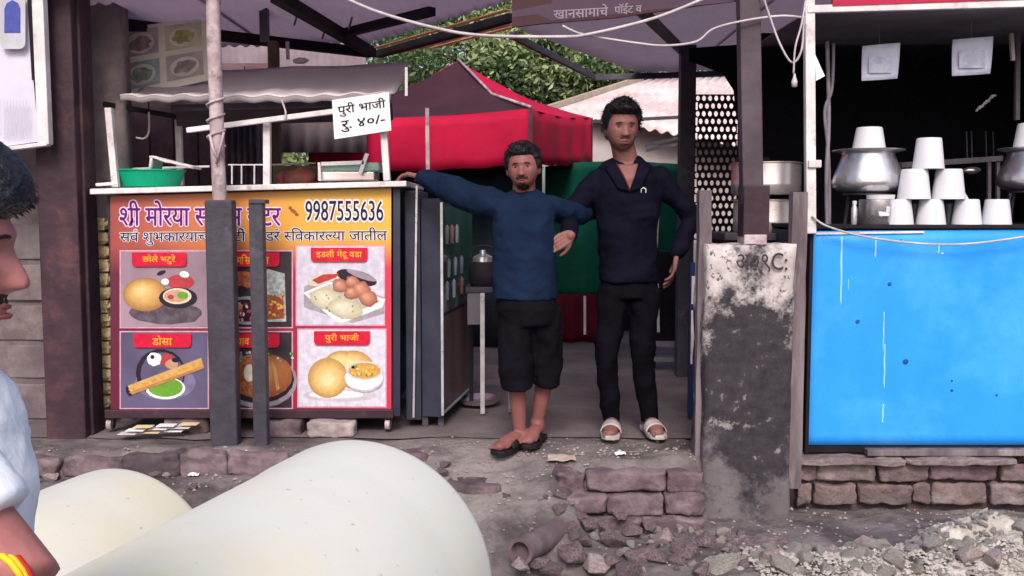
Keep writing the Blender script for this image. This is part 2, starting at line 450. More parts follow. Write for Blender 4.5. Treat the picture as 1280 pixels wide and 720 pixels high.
def _one(body, bold):
    cu = bpy.data.curves.new('t', 'FONT'); cu.body = body; cu.resolution_u = 3; cu.offset = bold
    o = bpy.data.objects.new('t', cu)
    COL.objects.link(o)
    dg = bpy.context.evaluated_depsgraph_get()
    me = bpy.data.meshes.new_from_object(o.evaluated_get(dg))
    vs_ = [v.co.copy() for v in me.vertices]; fs = [tuple(p.vertices) for p in me.polygons]
    bpy.data.objects.remove(o); bpy.data.curves.remove(cu); bpy.data.meshes.remove(me)
    return vs_, fs
def _adv(body):
    a, _ = _one(body + '।', 0); b, _ = _one('।', 0)
    return max(v.x for v in a) - max(v.x for v in b)
_ac = {}
def glyphs(toks, bold):
    """toks: strings, 'h:X' = half form of X (its upright cut away), 'r' = reph hook over the previous glyph, 'R' = slanted ra stroke, ' ' = gap"""
    out = []; x = 0
    if isinstance(toks, str): toks = [toks]
    for t in toks:
        if t == ' ': x += .28; continue
        if t == 'r':
            c = [(x - .20 + .10 * math.cos(a), .74 + .10 * math.sin(a)) for a in [i * PI / 6 for i in range(7)]]
            vs_ = []
            for (a, b) in c: vs_.append(Vector((a, b, 0)))
            for k in range(6, -1, -1):
                a = k * PI / 6; vs_.append(Vector((x - .20 + (.045 - bold) * math.cos(a), .74 + (.045 - bold) * math.sin(a), 0)))
            out.append((vs_, [tuple(range(len(vs_)))])); continue
        if t == 'R':
            out.append(([Vector((x - .26, .02, 0)), Vector((x - .21, -.03, 0)), Vector((x - .07, .20, 0)), Vector((x - .07, .30, 0))], [(0, 1, 2, 3)])); continue
        half = t.startswith('h:'); g = t[2:] if half else t
        vs_, fs = _one(g, bold)
        if g not in _ac: _ac[g] = _adv(g)
        adv = _ac[g]
        if half:
            cut = adv * .70
            bm = bmesh.new(); bv = [bm.verts.new(v) for v in vs_]
            for f in fs:
                try: bm.faces.new([bv[i] for i in f])
                except ValueError: pass
            bmesh.ops.bisect_plane(bm, geom=bm.verts[:] + bm.edges[:] + bm.faces[:], plane_co=(cut + bold, 0, 0), plane_no=(1, 0, 0), clear_outer=True)
            bm.verts.index_update()
            vs_ = [v.co.copy() for v in bm.verts]; fs = [tuple(v.index for v in f.verts) for f in bm.faces]
            bm.free(); adv = cut
        out.append(([v + Vector((x, 0, 0)) for v in vs_], fs)); x += adv
    return out, x

# ------------------------------------------------------------------ ground
def hgt(x, y):
    left = -.45 * (1 - ss(3.15, 4.62, y)) ** .8
    mk = 1 - ss(-.75, -.45, x)
    if mk > 0:
        yl = 4.57 + .03 * N((x * 3, 0, 0), 1, 9)
        l2 = -.12 * (1 - ss(yl - .04, yl, y)) - .33 * (1 - ss(3.1, 4.5, y)); left = left * (1 - mk) + l2 * mk
    ye = 4.34 if x < .9 else 4.57
    right = -.27 * (1 - ss(ye - .05, ye, y)) - .18 * (1 - ss(2.6, 4.1, y))
    b = ss(.22, .42, x)
    h = left * (1 - b) + right * b
    w = (1 - ss(4.45, 4.75, y)) * .9 + .12
    if y < 14:
        h += w * (.035 * N((x, y, 0), 2.3, 1) + .018 * N((x, y, 0), 7, 2) + .008 * N((x, y, 0), 19, 3))
    if x > .9 and 4.4 <= y < 4.9: h = min(h, -.012)
    h += .028 * (1 - ss(3.0, 3.3, y)) * (1 - ss(-.1, .2, x)) * ss(-1.1, -.95, x)
    # mortar heap at the right front
    h += .17 * math.exp(-((x - 2.05) / .42) ** 2 - ((y - 3.70) / .22) ** 2) + .075 * math.exp(-((x - 1.25) / .5) ** 2 - ((y - 3.62) / .22) ** 2)
    return h
def axis(a, b, n, far0, far1, nf=10):
    xs = [a + (b - a) * i / n for i in range(n + 1)]
    lo = [a - (a - far0) * ((i + 1) / nf) ** 2.5 for i in range(nf)][::-1]
    hi = [b + (far1 - b) * ((i + 1) / nf) ** 2.5 for i in range(nf)]
    return lo + xs + hi
xs = axis(-3.2, 3.2, 190, -150, 150); ys = axis(2.2, 6.0, 150, -60, 250)
g = MB(); nY = len(ys)
g.add([(x, y, hgt(x, y) if -8 < x < 8 else (0 if y > 4.5 else -.45)) for x in xs for y in ys],
      [(i * nY + k, (i + 1) * nY + k, (i + 1) * nY + k + 1, i * nY + k + 1) for i in range(len(xs) - 1) for k in range(nY - 1)])
struct(g.build('ground', M['dirt'], smooth=True))
# the smooth shop floor behind the edge
M['floor'] = mat('worn_cement_floor', (.20, .165, .175), (.13, .10, .11), .8, 2.0, .25, 18, dirt=(.10, .075, .085), dscale=1.3, damt=.5)
f = MB(); f.grid(lambda u, v: Vector((-3.2 + 6.4 * u, 4.80 + 6 * v + .07 * N((u * 9, 0, 0), 2.5, 4) * (1 - v), .007 + .003 * N((u * 6, v * 6, 0), 1, 5))), 60, 50)
struct(f.build('cement_floor', M['floor'], smooth=True))

# ------------------------------------------------------------------ rocks
ROCK = {}
def rockmesh(kind, i, matn):
    key = (kind, i, matn)
    if key in ROCK: return ROCK[key]
    bm = bmesh.new(); vv = []
    for q_ in range(12 if kind == 'small' else 16):
        d_ = Vector((random.gauss(0, 1), random.gauss(0, 1), random.gauss(0, 1))).normalized() * random.uniform(.8, 1.1)
        vv.append(bm.verts.new(d_))
    r_ = bmesh.ops.convex_hull(bm, input=vv)
    bmesh.ops.delete(bm, geom=[g_ for g_ in r_['geom_interior'] if isinstance(g_, bmesh.types.BMVert)], context='VERTS')
    if kind == 'big':
        bmesh.ops.subdivide_edges(bm, edges=bm.edges[:], cuts=11, use_grid_fill=True); bmesh.ops.triangulate(bm, faces=bm.faces[:])
        for v in bm.verts:
            p = v.co; up = ss(-.1, .5, p.z)
            v.co = p * (1 + .12 * N(p, 1.8, i) + .07 * N(p, 4.5, i + 3) + (.02 + .07 * up) * N(p, 11, i + 5) + (.012 + .03 * up) * N(p, 27, i + 6))
    else:
        bmesh.ops.bevel(bm, geom=bm.edges[:], offset=.06, segments=1, affect='EDGES')
        for v in bm.verts: v.co = v.co * (1 + .06 * N(v.co, 5, i))
    me = bpy.data.meshes.new('rock'); bm.to_mesh(me); bm.free()
    me.materials.append(M[matn])
    ROCK[key] = me
    return me
def rock(parent, x, y, s, matn='stone', name='stone', kind='small', z=None, sc=(1, .85, .62), rot=None):
    me = rockmesh(kind, random.randrange(7), matn)
    o = bpy.data.objects.new(name, me); COL.objects.link(o)
    zz = hgt(x, y) + s * .25 if z is None else z
    o.location = Vector((x, y, zz)) - (parent.location if parent else Vector())
    o.scale = (s * sc[0], s * sc[1], s * sc[2])
    o.rotation_euler = rot or (random.uniform(-.4, .4), random.uniform(-.4, .4), random.uniform(0, 6.3))
    if parent: o.parent = parent
    return o
heap = thing('rubble_heap', 'heap of broken grey stones and chunks between white pipe and dirty pillar', 'rubble', (.5, 4.0, -.3))
for (px, py, Y, s) in [(765, 672, 3.95, .07), (735, 655, 4.05, .055), (800, 690, 3.85, .085), (718, 690, 3.8, .075), (745, 705, 3.75, .08), (775, 640, 4.15, .05),
                       (700, 655, 4.1, .045), (690, 672, 4.0, .04), (712, 668, 4.0, .05), (830, 670, 4.05, .07), (860, 690, 3.9, .08), (845, 705, 3.8, .07),
                       (885, 680, 4.0, .075), (905, 668, 4.08, .05), (700, 640, 4.2, .04), (722, 638, 4.2, .045), (748, 636, 4.22, .035), (672, 700, 3.75, .05),
                       (790, 662, 4.1, .05), (820, 700, 3.8, .06), (765, 700, 3.75, .05), (690, 708, 3.7, .06), (785, 712, 3.65, .07), (880, 712, 3.7, .06), (915, 690, 3.85, .06),
                       (650, 705, 3.7, .05), (733, 676, 3.9, .045), (755, 655, 4.1, .04), (812, 655, 4.15, .045), (850, 662, 4.12, .04)]:
    p = W(px, py, Y)
    rock(heap, p.x, Y, s * random.uniform(.9, 1.15), random.choice(['stone', 'stone', 'stone', 'stone_l']), z=max(hgt(p.x, Y) + s * .2, p.z - s * .1))
for i in range(70):
    Y = random.uniform(3.6, 4.25); x = random.uniform(.05, 1.0)
    rock(heap, x, Y, random.uniform(.018, .038), random.choice(['stone', 'stone', 'stone_l', 'mortar']))
gr = MB()
def pebbles(gr, n, rx, ry, s0, s1, fn=hgt):
    for i in range(n):
        x = random.uniform(*rx); y = random.uniform(*ry); s = random.uniform(s0, s1)
        c = Vector((x, y, fn(x, y) + s * .3))
        q = [c + Vector((random.uniform(-1, 1), random.uniform(-1, 1), random.uniform(-.6, .8))) * s for _ in range(6)]
        gr.add([c + Vector((s * random.uniform(.6, 1), 0, 0)), c + Vector((0, s * random.uniform(.6, 1), 0)), c - Vector((s * random.uniform(.6, 1), 0, 0)), c - Vector((0, s * random.uniform(.6, 1), 0)), c + Vector((0, 0, s * random.uniform(.4, .9))), c - Vector((0, 0, s * .5))],
               [(0, 1, 4), (1, 2, 4), (2, 3, 4), (3, 0, 4), (1, 0, 5), (2, 1, 5), (3, 2, 5), (0, 3, 5)])
pebbles(gr, 1500, (-2.4, 2.6), (3.2, 4.6), .004, .014)
pebbles(gr, 350, (-.4, 1.0), (4.3, 5.2), .003, .010)
tag(gr.build('gravel', M['stone_l']), 'small grey grit strewn over the dirt in front of the stalls', 'gravel', kind='stuff')

# mortar heap
mh = thing('mortar_heap', 'pale crumbly heap of broken mortar at the bottom right below the brick ledge', 'mortar heap', (2.0, 3.7, -.3))
for i in range(150):
    x = random.gauss(1.95, .38) if i < 110 else random.uniform(.95, 1.6); Y = random.gauss(3.70, .10)
    if not (.9 < x < 2.6 and 3.45 < Y < 4.0): continue
    rock(mh, x, Y, random.uniform(.014, .05), 'mortar', name='lump')
mm = MB(); mm.grid(lambda u, v: (lambda x, y: Vector((x, y, hgt(x, y) + .022 * math.sin(PI * u) ** .5 * math.sin(PI * v) ** .5 + .024 * N((x, y, 0), 14, 1) + .018 * N((x, y, 0), 38, 2) - .014)))(.85 + 1.9 * u, 3.42 + .52 * v + .05 * N((u * 7, 0, 0), 1)), 200, 60)
mm.build('mound', M['mortar'], mh, smooth=True)
for i in range(110):
    rock(mh, random.uniform(.95, 2.6), random.uniform(3.5, 3.9), random.uniform(.012, .03), 'mortar', name='lump')
mg = MB(); pebbles(mg, 5200, (.95, 2.6), (3.48, 3.92), .004, .014, lambda x, y: hgt(x, y) + .012)
o = mg.build('crumbs', M['mortar'], mh); o['kind'] = 'stuff'
bp = W(1205, 690, 3.72)
BP = [(1112, 712), (1135, 690), (1160, 668), (1200, 656), (1232, 642), (1256, 646), (1272, 664), (1290, 690), (1312, 712)]
def bprof(px):
    for (x0_, y0_), (x1_, y1_) in zip(BP[:-1], BP[1:]):
        if x0_ <= px <= x1_: return y0_ + (y1_ - y0_) * (px - x0_) / (x1_ - x0_)
    return 712
bxa, bxb = W(1112, 690, 3.78).x, W(1312, 690, 3.78).x
def bfn(u, v):
    px = 1112 + 200 * u; zt__ = W(px, bprof(px), 3.80).z + .01; x = bxa + (bxb - bxa) * u; y = 3.62 + .34 * v + .03 * N((u * 4, v, 0), 1, 3)
    f = ss(0, .42, v) * (1 - .9 * ss(.6, 1, v)); z = -.40 + (zt__ + .40) * f ** .7
    q = Vector((x, y, z)); top = ss(.30, .5, v); n_ = .016 * N(q, 9, 1) + .010 * N(q, 22, 2) + (.003 + .012 * top) * N(q, 48, 3) + .006 * top * N(q, 95, 4)
    return q + Vector((n_ * .6, -n_ * .9, n_))
qb = MB(); qb.grid(bfn, 120, 80); bo = qb.build('mortar_boulder', M['mortar'], None, smooth=True)
bcr = thing('mortar_crust', 'crumbly pale lumps sticking to the big mortar chunk at bottom right', 'mortar lumps', (2.0, 3.8, -.2))
bvs = [v.co.copy() for v in bo.data.vertices if v.co.y > 3.72 and v.co.z > -.22]
for q_i in range(150):
    p_ = random.choice(bvs); rock(bcr, p_.x, p_.y, random.uniform(.008, .022), 'mortar', name='lump', z=p_.z + .002)
for q_i in range(34):
    x_ = random.uniform(.95, 2.5); y_ = random.gauss(3.72, .09); rock(mh, x_, y_, random.uniform(.035, .075), random.choice(['mortar', 'mortar', 'stone_l']), name='chunk', z=hgt(x_, y_) + .025)
tag(bo, 'large pale grey chunk of mortar on top of the crumbly heap at bottom right', 'boulder')
bo2 = rock(None, W(950, 400, 3.95).x, 3.98, .16, 'stone', name='mud_lump', kind='big', z=-.30, sc=(1.2, .7, .5), rot=(.05, .1, .3))
tag(bo2, 'smooth brownish lump of mud at the foot of the dirty pillar', 'mud lump')
bo3 = rock(None, W(905, 400, 3.72).x, 3.72, .10, 'mortar', name='mortar_slab', kind='big', z=-.26, sc=(1.3, .6, .5), rot=(.2, -.5, -.3))
tag(bo3, 'pale tilted slab of mortar between pillar foot and bottom edge', 'mortar slab')

# straw
st = MB()
for i in range(500):
    x = random.gauss(-1.92, .085); y = random.gauss(3.9, .09); a = random.uniform(0, 6.3); L = random.uniform(.012, .035)
    z = hgt(x, y) + .09 * math.exp(-((x + 1.92) / .10) ** 2 - ((y - 3.9) / .12) ** 2) * random.random() + .012
    d = Vector((math.cos(a), math.sin(a), random.uniform(-.5, .5))) * L; q = Vector((-math.sin(a), math.cos(a), random.uniform(-.3, .6))) * .007
    c = Vector((x, y, z)); st.add([c - d - q, c + d - q, c + d + q, c - d + q], [(0, 1, 2, 3)])
tag(st.build('straw_pile', M['straw'], solid=.002), 'small pile of yellowish straw and chips beside the left white pipe', 'straw', kind='stuff')

# litter
def litter(px, py, w, h, Y, m, label, cat='litter', name='litter_paper', rot=0.):
    p = W(px, py, Y); b = MB(); z = max(hgt(p.x, Y), .022 if Y > 4.85 else -9)
    b.grid(lambda u, v: Vector((p.x + (u - .5) * w, Y + (v - .5) * h, z + .012 + .012 * N((u * 3, v * 3, px), 1))), 6, 5)
    o = b.build(name, m, solid=.003); tag(o, label, cat); return o
litter(702, 587, .13, .10, 4.45, mat('tan_paper', (.50, .40, .37), (.40, .30, .28), .8), 'flattened tan paper scrap on the dirt near the feet of the two men')
litter(775, 585, .05, .03, 4.42, M['paper2'], 'small crumpled white scrap in front of the tall man')
litter(242, 565, .05, .04, 4.50, M['paper2'], 'small white scrap on the dirt slope below the food cart')
lt = thing('bag_of_scraps', 'torn white and tan wrapper lying under the left end of the food cart', 'litter', (-1.8, 4.8, .02))
for k in range(9):
    b = MB(); x = -1.93 + k * .035; b.grid(lambda u, v: Vector((x + (u - .5) * .09, 4.76 + (v - .5) * .06 + .01 * k % 3, .04 + .015 * (k % 3) + .015 * N((u * 4, v * 4, k), 1))), 4, 4)
    b.build('wrapper', random.choice([M['paper2'], M['cream'], M['white']]), lt, solid=.003)

# ------------------------------------------------------------------ stone steps and brick plinth
steps = thing('stone_steps', 'rough stacked stone edge of the shop floor left of the dirty pillar', 'stone steps', (.6, 4.35, 0))
def stone_block(x0, x1, y0, y1, z0, z1, parent, matn, name, seed, nz=.012):
    bm = bmesh.new(); bmesh.ops.create_cube(bm, size=1)
    bmesh.ops.subdivide_edges(bm, edges=bm.edges[:], cuts=9, use_grid_fill=True)
    d = Vector((x1 - x0, y1 - y0, z1 - z0)); c = Vector(((x0 + x1) / 2, (y0 + y1) / 2, (z0 + z1) / 2))
    for v in bm.verts:
        p = v.co
        # round the corners
        q = Vector([math.copysign(abs(t * 2) ** 1.0, t) for t in p]); L = (abs(q.x) ** 14 + abs(q.y) ** 14 + abs(q.z) ** 14) ** (1 / 14)
        p = p / max(L, 1e-3) * max(abs(q.x), abs(q.y), abs(q.z))
        w = Vector((p.x * d.x, p.y * d.y, p.z * d.z)) + c
        w += Vector((N(w, 9, seed), N(w, 9, seed + 2), N(w, 9, seed + 4))) * nz + Vector((N(w, 28, seed), N(w, 28, seed + 2), N(w, 28, seed + 4))) * nz * .7 + Vector((N(w, 60, seed), N(w, 60, seed + 2), N(w, 60, seed + 4))) * nz * .35
        v.co = w - c
    for f_ in bm.faces: f_.smooth = True
    me = bpy.data.meshes.new(name); bm.to_mesh(me); bm.free(); me.materials.append(M[matn])
    o = bpy.data.objects.new(name, me); COL.objects.link(o); o.location = c - parent.location; o.parent = parent
    return o
k = 0
for (xa, xb, za, zb, yo) in [(.34, .70, -.11, -.02, 0), (.705, .87, -.115, -.028, .01), (.16, .42, -.20, -.12, -.05), (.425, .68, -.21, -.118, -.03), (.685, .87, -.208, -.12, -.02), (.30, .58, -.30, -.215, -.07), (.585, .87, -.305, -.217, -.05)]:
    stone_block(xa, xb, 4.24 + yo, 4.50, za, zb, steps, 'stone', 'stone', k, .013); k += 1
for (xa, xb, ya, za) in [(-.06, .15, 4.22, -.135), (-.30, -.04, 4.26, -.10), (-.02, .19, 4.12, -.215), (-.38, -.12, 4.10, -.20), (-.58, -.33, 4.28, -.10), (.20, .33, 4.27, -.05)]:
    stone_block(xa, xb, ya, ya + .20, za - .09, za + .018, steps, random.choice(['stone', 'brick', 'stoned']), 'stone', k, .018); k += 1
ls = thing('ledge_stones', 'dark rough stones along the edge of the raised floor below the food cart', 'stone ledge', (-1.6, 4.55, -.05))
x_ = -2.75; q_i = 0
while x_ < -.55:
    w_ = random.uniform(.16, .34)
    stone_block(x_, x_ + w_ - .012, 4.50 + random.uniform(-.03, .02), 4.66, -.12 + random.uniform(-.015, .01), -.005 + random.uniform(-.02, .008), ls, random.choice(['stone', 'stone', 'stoned']), 'stone', k, .016); k += 1; x_ += w_; q_i += 1
for q_i in range(60):
    rock(ls, random.uniform(-2.6, -.2), random.uniform(4.1, 4.5), random.uniform(.015, .05), random.choice(['stone', 'stone', 'stoned', 'stone_l']))
pl = thing('brick_plinth', 'worn grey brick ledge that carries the bright blue stall', 'brick ledge', (2.3, 4.5, -.1))
bk = MB(); bk.bb(1.30, 3.6, 4.50, 4.62, -.34, -.03); bk.build('mortar_bed', M['joint'], pl)
rows = [(-.125, -.035, [1.345, 1.44, 1.73, 1.97, 2.30, 2.60, 2.9, 3.2, 3.5]), (-.235, -.135, [1.345, 1.42, 1.64, 1.90, 1.99, 2.26, 2.52, 2.78, 3.1, 3.45])]
for (za, zb, xl) in rows:
    for a, b_ in zip(xl[:-1], xl[1:]):
        stone_block(a + .007, b_ - .007, 4.45 + random.uniform(-.008, .012), 4.56, za + .004, zb + random.uniform(-.006, .004), pl, random.choice(['brick', 'brick2', 'brick3']), 'brick', k, .012); k += 1
for a in [1.33, 1.85, 2.42, 3.0]:
    stone_block(a, a + .52 if a < 2.9 else 3.6, 4.40, 4.62, -.032, -.002, pl, 'brick2', 'coping_slab', k, .010); k += 1
# left ledge stones under the cart
for (px, w_, Y, lab) in [(415, .24, 4.86, 'grey brick propped under the right end of the food cart'), (355, .20, 4.90, 'dark brick propped under the middle of the food cart'), (235, .22, 4.95, 'worn brick under the left part of the food cart')]:
    x = W(px, 540, Y).x
    t = thing('loose_brick', lab, 'brick', (x, Y, .04)); stone_block(x - w_ / 2, x + w_ / 2, Y - .05, Y + .07, .005, .085, t, 'stone_l' if px == 415 else 'stone', 'brick', k); k += 1

# ------------------------------------------------------------------ small drain pipe
a = W(650, 690, 3.72); b_ = W(712, 655, 4.15)
dp = MB(); ax = (b_ - a).normalized(); R = ax.to_track_quat('Z', 'Y').to_matrix()
dp.lathe([(.040, .04), (.040, 0), (.054, 0), (.054, (b_ - a).length)], a, M['claypipe'], 24, R)
dp.lathe([(.001, .045), (.042, .045)], a, M['dark'], 24, R)  # dark disc stands in for the shade inside the pipe
tag(dp.build('drain_pipe', auto=40), 'short grey drain pipe poking out of the dirt beside the white pipe', 'pipe')

# ------------------------------------------------------------------ big white pipes
def bigpipe(cx, cy, r, L, yaw, label, base=-.45):
    z = base + r; d = Vector((-math.sin(yaw), -math.cos(yaw), 0))
    t = thing('concrete_pipe', label, 'concrete pipe', (cx, cy, -.45), 'large white concrete pipes by the road')
    R = d.to_track_quat('Z', 'Y').to_matrix()
    m = MB(); e = .022
    prof = [(r - .07, .0), (r - .03, -.002), (r - e, .0)] + [(r - e + e * math.sin(q), e - e * math.cos(q)) for q in (.4, .8, 1.2)] + [(r, e + .01), (r + .0, .20), (r - .003, .25), (r - .004, .3), (r - .004, L - e)]
    prof += [(r - e, L), (r - .07, L), (r - .07, 0)]
    m.lathe(prof, (cx, cy, z), None, 96, R)
    m.build('shell', M['pipe'], t, auto=60)
    return t
nt = M['pipe'].node_tree
bsp = nt.nodes['Principled BSDF']; lk_ = bsp.inputs['Base Color'].links[0].from_socket
n_s = nt.nodes.new('ShaderNodeTexNoise'); n_s.inputs['Scale'].default_value = 34; n_s.inputs['Detail'].default_value = 3
tcn = nt.nodes.new('ShaderNodeTexCoord'); nt.links.new(tcn.outputs['Object'], n_s.inputs['Vector'])
rr = nt.nodes.new('ShaderNodeValToRGB'); rr.color_ramp.elements[0].position = .70; rr.color_ramp.elements[1].position = .76; nt.links.new(n_s.outputs['Fac'], rr.inputs[0])
mxx = nt.nodes.new('ShaderNodeMix'); mxx.data_type = 'RGBA'; nt.links.new(rr.outputs[0], mxx.inputs['Factor']); nt.links.new(lk_, mxx.inputs['A']); mxx.inputs['B'].default_value = (.42, .40, .36, 1); nt.links.new(mxx.outputs['Result'], bsp.inputs['Base Color'])
bigpipe(-.470, 2.96, .430, 1.35, math.radians(15), 'nearest large white concrete pipe with its round end in the middle foreground', -.418)
bigpipe(-1.30, 3.15, .375, 1.3, math.radians(15), 'second large white concrete pipe behind the man in the white shirt')

# ------------------------------------------------------------------ left side: wall, column, posters
wl = MB(); wl.grid(lambda u, v: Vector((-4.5 + 2.42 * u, 5.25 + .012 * N((u * 8, v * 8, 0), 1, 4), -.1 + 2.9 * v)), 30, 30)
wobj = tag(wl.build('plaster_wall', M['wall'], smooth=True, solid=.12), 'grey plastered wall behind the man in the white shirt', 'wall')
for (x0, z0, w_, h_) in [(-2.9, .02, .38, .2), (-2.49, .02, .35, .2), (-2.75, .24, .36, .19), (-2.36, .24, .26, .19), (-2.9, .45, .38, .2), (-2.49, .45, .36, .2), (-2.75, .67, .36, .2), (-2.36, .67, .26, .2), (-2.9, .89, .4, .2), (-2.47, .89, .36, .2)]:
    q = MB(); q.box((x0 + w_ / 2, 5.185, z0 + h_ / 2), (w_ - .01, .02, h_ - .01), None, j=.004)
    q.build('wall_block', M['wall'], wobj, bevel=.006)
cl = MB(); cl.bb(-2.365, -2.165, 4.80, 4.95, -.05, 2.4); cl.bb(-2.19, -2.150, 4.86, 5.0, -.05, 2.4)
tag(cl.build('painted_column', M['column'], bevel=.008), 'broad brown purple painted column left of the food cart', 'column')
# light panel top-left
ps = thing('framed_sign_panel', 'white framed panel with a blue arched window print at the top left', 'sign panel', W(20, 180, 4.7))
Q = Print(4.7)
q = MB(); q.add([W(-60, -60, 4.72), W(38, -60, 4.72), W(49, 177, 4.72), W(-60, 192, 4.72), W(-60, -60, 4.76), W(38, -60, 4.76), W(49, 177, 4.76), W(-60, 192, 4.76)],
                [(3, 2, 1, 0), (4, 5, 6, 7), (0, 1, 5, 4), (1, 2, 6, 5), (2, 3, 7, 6), (3, 0, 4, 7)])
q.build('panel', mat('pale_lilac_board', (.62, .60, .72), (.55, .52, .64), .6, 3), ps)
q = MB(); q.beam(W(47, -60, 4.71), W(57, 181, 4.71), .055, .05); q.beam(W(-60, 195, 4.705), W(61, 180, 4.705), .05, .02); q.build('frame', M['whitepaint'], ps, bevel=.004)
q = MB(); q.beam(W(35, -60, 4.708), W(44, 100, 4.708), .028, .01); q.beam(W(43, 90, 4.706), W(51, 178, 4.706), .012, .01); q.build('shade_strip', M['dark'], ps)  # dark strips painted in for the shaded gap beside the frame
Q.rrect(2, -8, 34, 62, 8, mat('pale_print', (.50, .48, .56), None, .6), 22)
Q.poly([(8, 42), (28, 42), (28, 12), (25, 5), (18, 1), (11, 5), (8, 12)], flat('blue_print', (.06, .08, .36)), 24)
for k in range(9): Q.rect(3 + k * 4, 125, 4.2 + k * 4, 170, mat('pale_print_line%d' % k, (.50, .48, .60), None, .6), 23)
Q.build('print', None, ps)['kind'] = 'stuff'

# far left interior board, menu board
mb_ = thing('hanging_menu_board', 'faded cream menu board with six plates hung behind the grey awning', 'menu board', W(180, 80, 5.6))
cs = [W(94, 42, 5.6), W(258, 22, 5.6), W(262, 100, 5.6), W(98, 136, 5.6)]
def bil(u, v, off=0):
    p = cs[0].lerp(cs[1], u).lerp(cs[3].lerp(cs[2], u), v); p.y -= off; return p
q = MB(); q.add([bil(0, 0, -.01), bil(1, 0, -.01), bil(1, 1, -.01), bil(0, 1, -.01), bil(0, 0, 0), bil(1, 0, 0), bil(1, 1, 0), bil(0, 1, 0)], [(0, 1, 2, 3), (7, 6, 5, 4), (0, 4, 5, 1), (1, 5, 6, 2), (2, 6, 7, 3), (3, 7, 4, 0)])
q.build('board', mat('cream_board', (.80, .74, .68), (.68, .62, .58), .6, 6), mb_)
foods = [((.30, .24, .24), (.42, .33, .30)), ((.36, .30, .30), (.46, .33, .30)), ((.44, .42, .28), (.50, .50, .18)), ((.34, .38, .28), (.44, .48, .30)), ((.26, .32, .32), (.34, .40, .36)), ((.36, .32, .33), (.44, .38, .38))]
Q = Print(5.6, .0012, fn=lambda x, y, o_: bil(x, y, o_ + .002))
for i in range(3):
    for j in range(2):
        u0 = .02 + i * .33; v0 = .05 + j * .46; c1, c2 = foods[i + 3 * j]
        Q.poly([(u0, v0 + .38), (u0 + .28, v0 + .38), (u0 + .28, v0), (u0, v0)], mat('tile_bg%d%d' % (i, j), tuple(x * 1.4 for x in c1), c1, .6, 8), 1)
        Q.el(u0 + .14, v0 + .2, .11, .15, mat('tile_rim%d%d' % (i, j), (.75, .68, .68), None, .6), 2)
        Q.el(u0 + .14, v0 + .2, .085, .11, mat('tile_food%d%d' % (i, j), c2, tuple(x * .5 for x in c2), .6, 22), 3, nz=.4, seed=i + j)
for k in range(7): Q.poly([(.02 + k * .045, .98), (.05 + k * .045, .98), (.035 + k * .045, .91)], M['ink'], 4)
Q.build('print', None, mb_)['kind'] = 'stuff'
q = MB(); q.bb(W(90, 400, 5.2).x, W(150, 400, 5.2).x, 5.2, 5.28, W(0, 40, 5.2).z, 2.6)
tag(q.build('hanging_box', mat('slate_box', (.040, .034, .048), None, .6), bevel=.01), 'dark slate box hanging beside the brown column at the top', 'box')
gr_ = thing('window_grille', 'small bright window with dark bars above the faded menu board', 'window', W(190, 20, 6.2))
q = MB(); q.bb(W(146, 400, 6.2).x, W(200, 400, 6.2).x, 6.2, 6.22, W(0, 40, 6.2).z, 2.7); q.build('pane', M['paper2'], gr_)
for (a, b_) in (((146, 13), (196, 11)), ((146, 26), (196, 24)), ((178, -10), (172, 36)), ((172, 18), (190, 30))):
    q = MB(); q.beam(W(*a, 6.17), W(*b_, 6.17), .012, .012); q.build('bar', M['dark'], gr_)
# pink partition behind cart
q = MB()
q.bb(-2.75, -1.66, 6.9, 6.95, 0, 2.2); pw = tag(q.build('partition_wall', M['wallpink']), 'dusty pink boarded partition behind the food cart', 'partition')
for i in range(6):
    q = MB(); q.bb(-2.74 + i * .172, -2.578 + i * .172, 6.875 + random.uniform(-.006, .006), 6.90, .02, 2.18); q.build('board', M['wallpink'], pw, bevel=.004)
cu = MB(); x0_ = W(283, 400, 6.4).x; x1_ = W(329, 400, 6.4).x
cu.grid(lambda u, v: Vector((x0_ + (x1_ - x0_) * u, 6.4 + .022 * math.sin(u * 38) + .01 * N((u * 4, v * 3, 1), 2), 1.0 + .85 * v)), 60, 6)
tag(cu.build('purple_curtain', mat('lilac_curtain', (.20, .17, .24), (.13, .10, .16), .8, 6), smooth=True, solid=.003), 'greyish purple pleated curtain seen over the cart counter', 'curtain')
q = MB(); q.bb(W(341, 400, 6.0).x, W(352, 400, 6.0).x, 6.0, 6.08, .9, 2.2); tag(q.build('wooden_post', M['bark']), 'slim dark wooden post beside the yellow green leaves', 'post')
q = MB(); q.grid(lambda u, v: Vector((-4.6 + 3.5 * u, 7.35 + .01 * math.sin(u * 200), 1.6 + 1.3 * v)), 200, 3); tag(q.build('upper_sheet_wall', M['wallup'], smooth=True, solid=.01), 'greyish purple sheet wall above the partition behind the cart', 'wall')
# cream stack
cb = thing('cream_block_stack', 'column of rounded blocks coloured pale cream as if sunlit between the brown column and the cart banner', 'block stack', (W(128, 400, 5.1).x, 5.1, 0))
for k_ in range(14):
    zc = .135 + k_ * .073; xa = W(126, 400, 5.1).x + random.uniform(-.012, .012)
    q = MB(); q.ell((xa, 5.12, zc), (.07, .06, .037), None, None, 14, 8, .25, 5, k_); q.box((xa, 5.12, zc), (.10, .08, .06), None, j=.006)
    q.build('block', M['cream'], cb, smooth=False, bevel=.006)
q = MB(); q.bb(-2.2, -2.05, 5.22, 5.24, .05, 1.2); tag(q.build('backing_board', M['dark']), 'dark board behind the column of cream blocks', 'board')

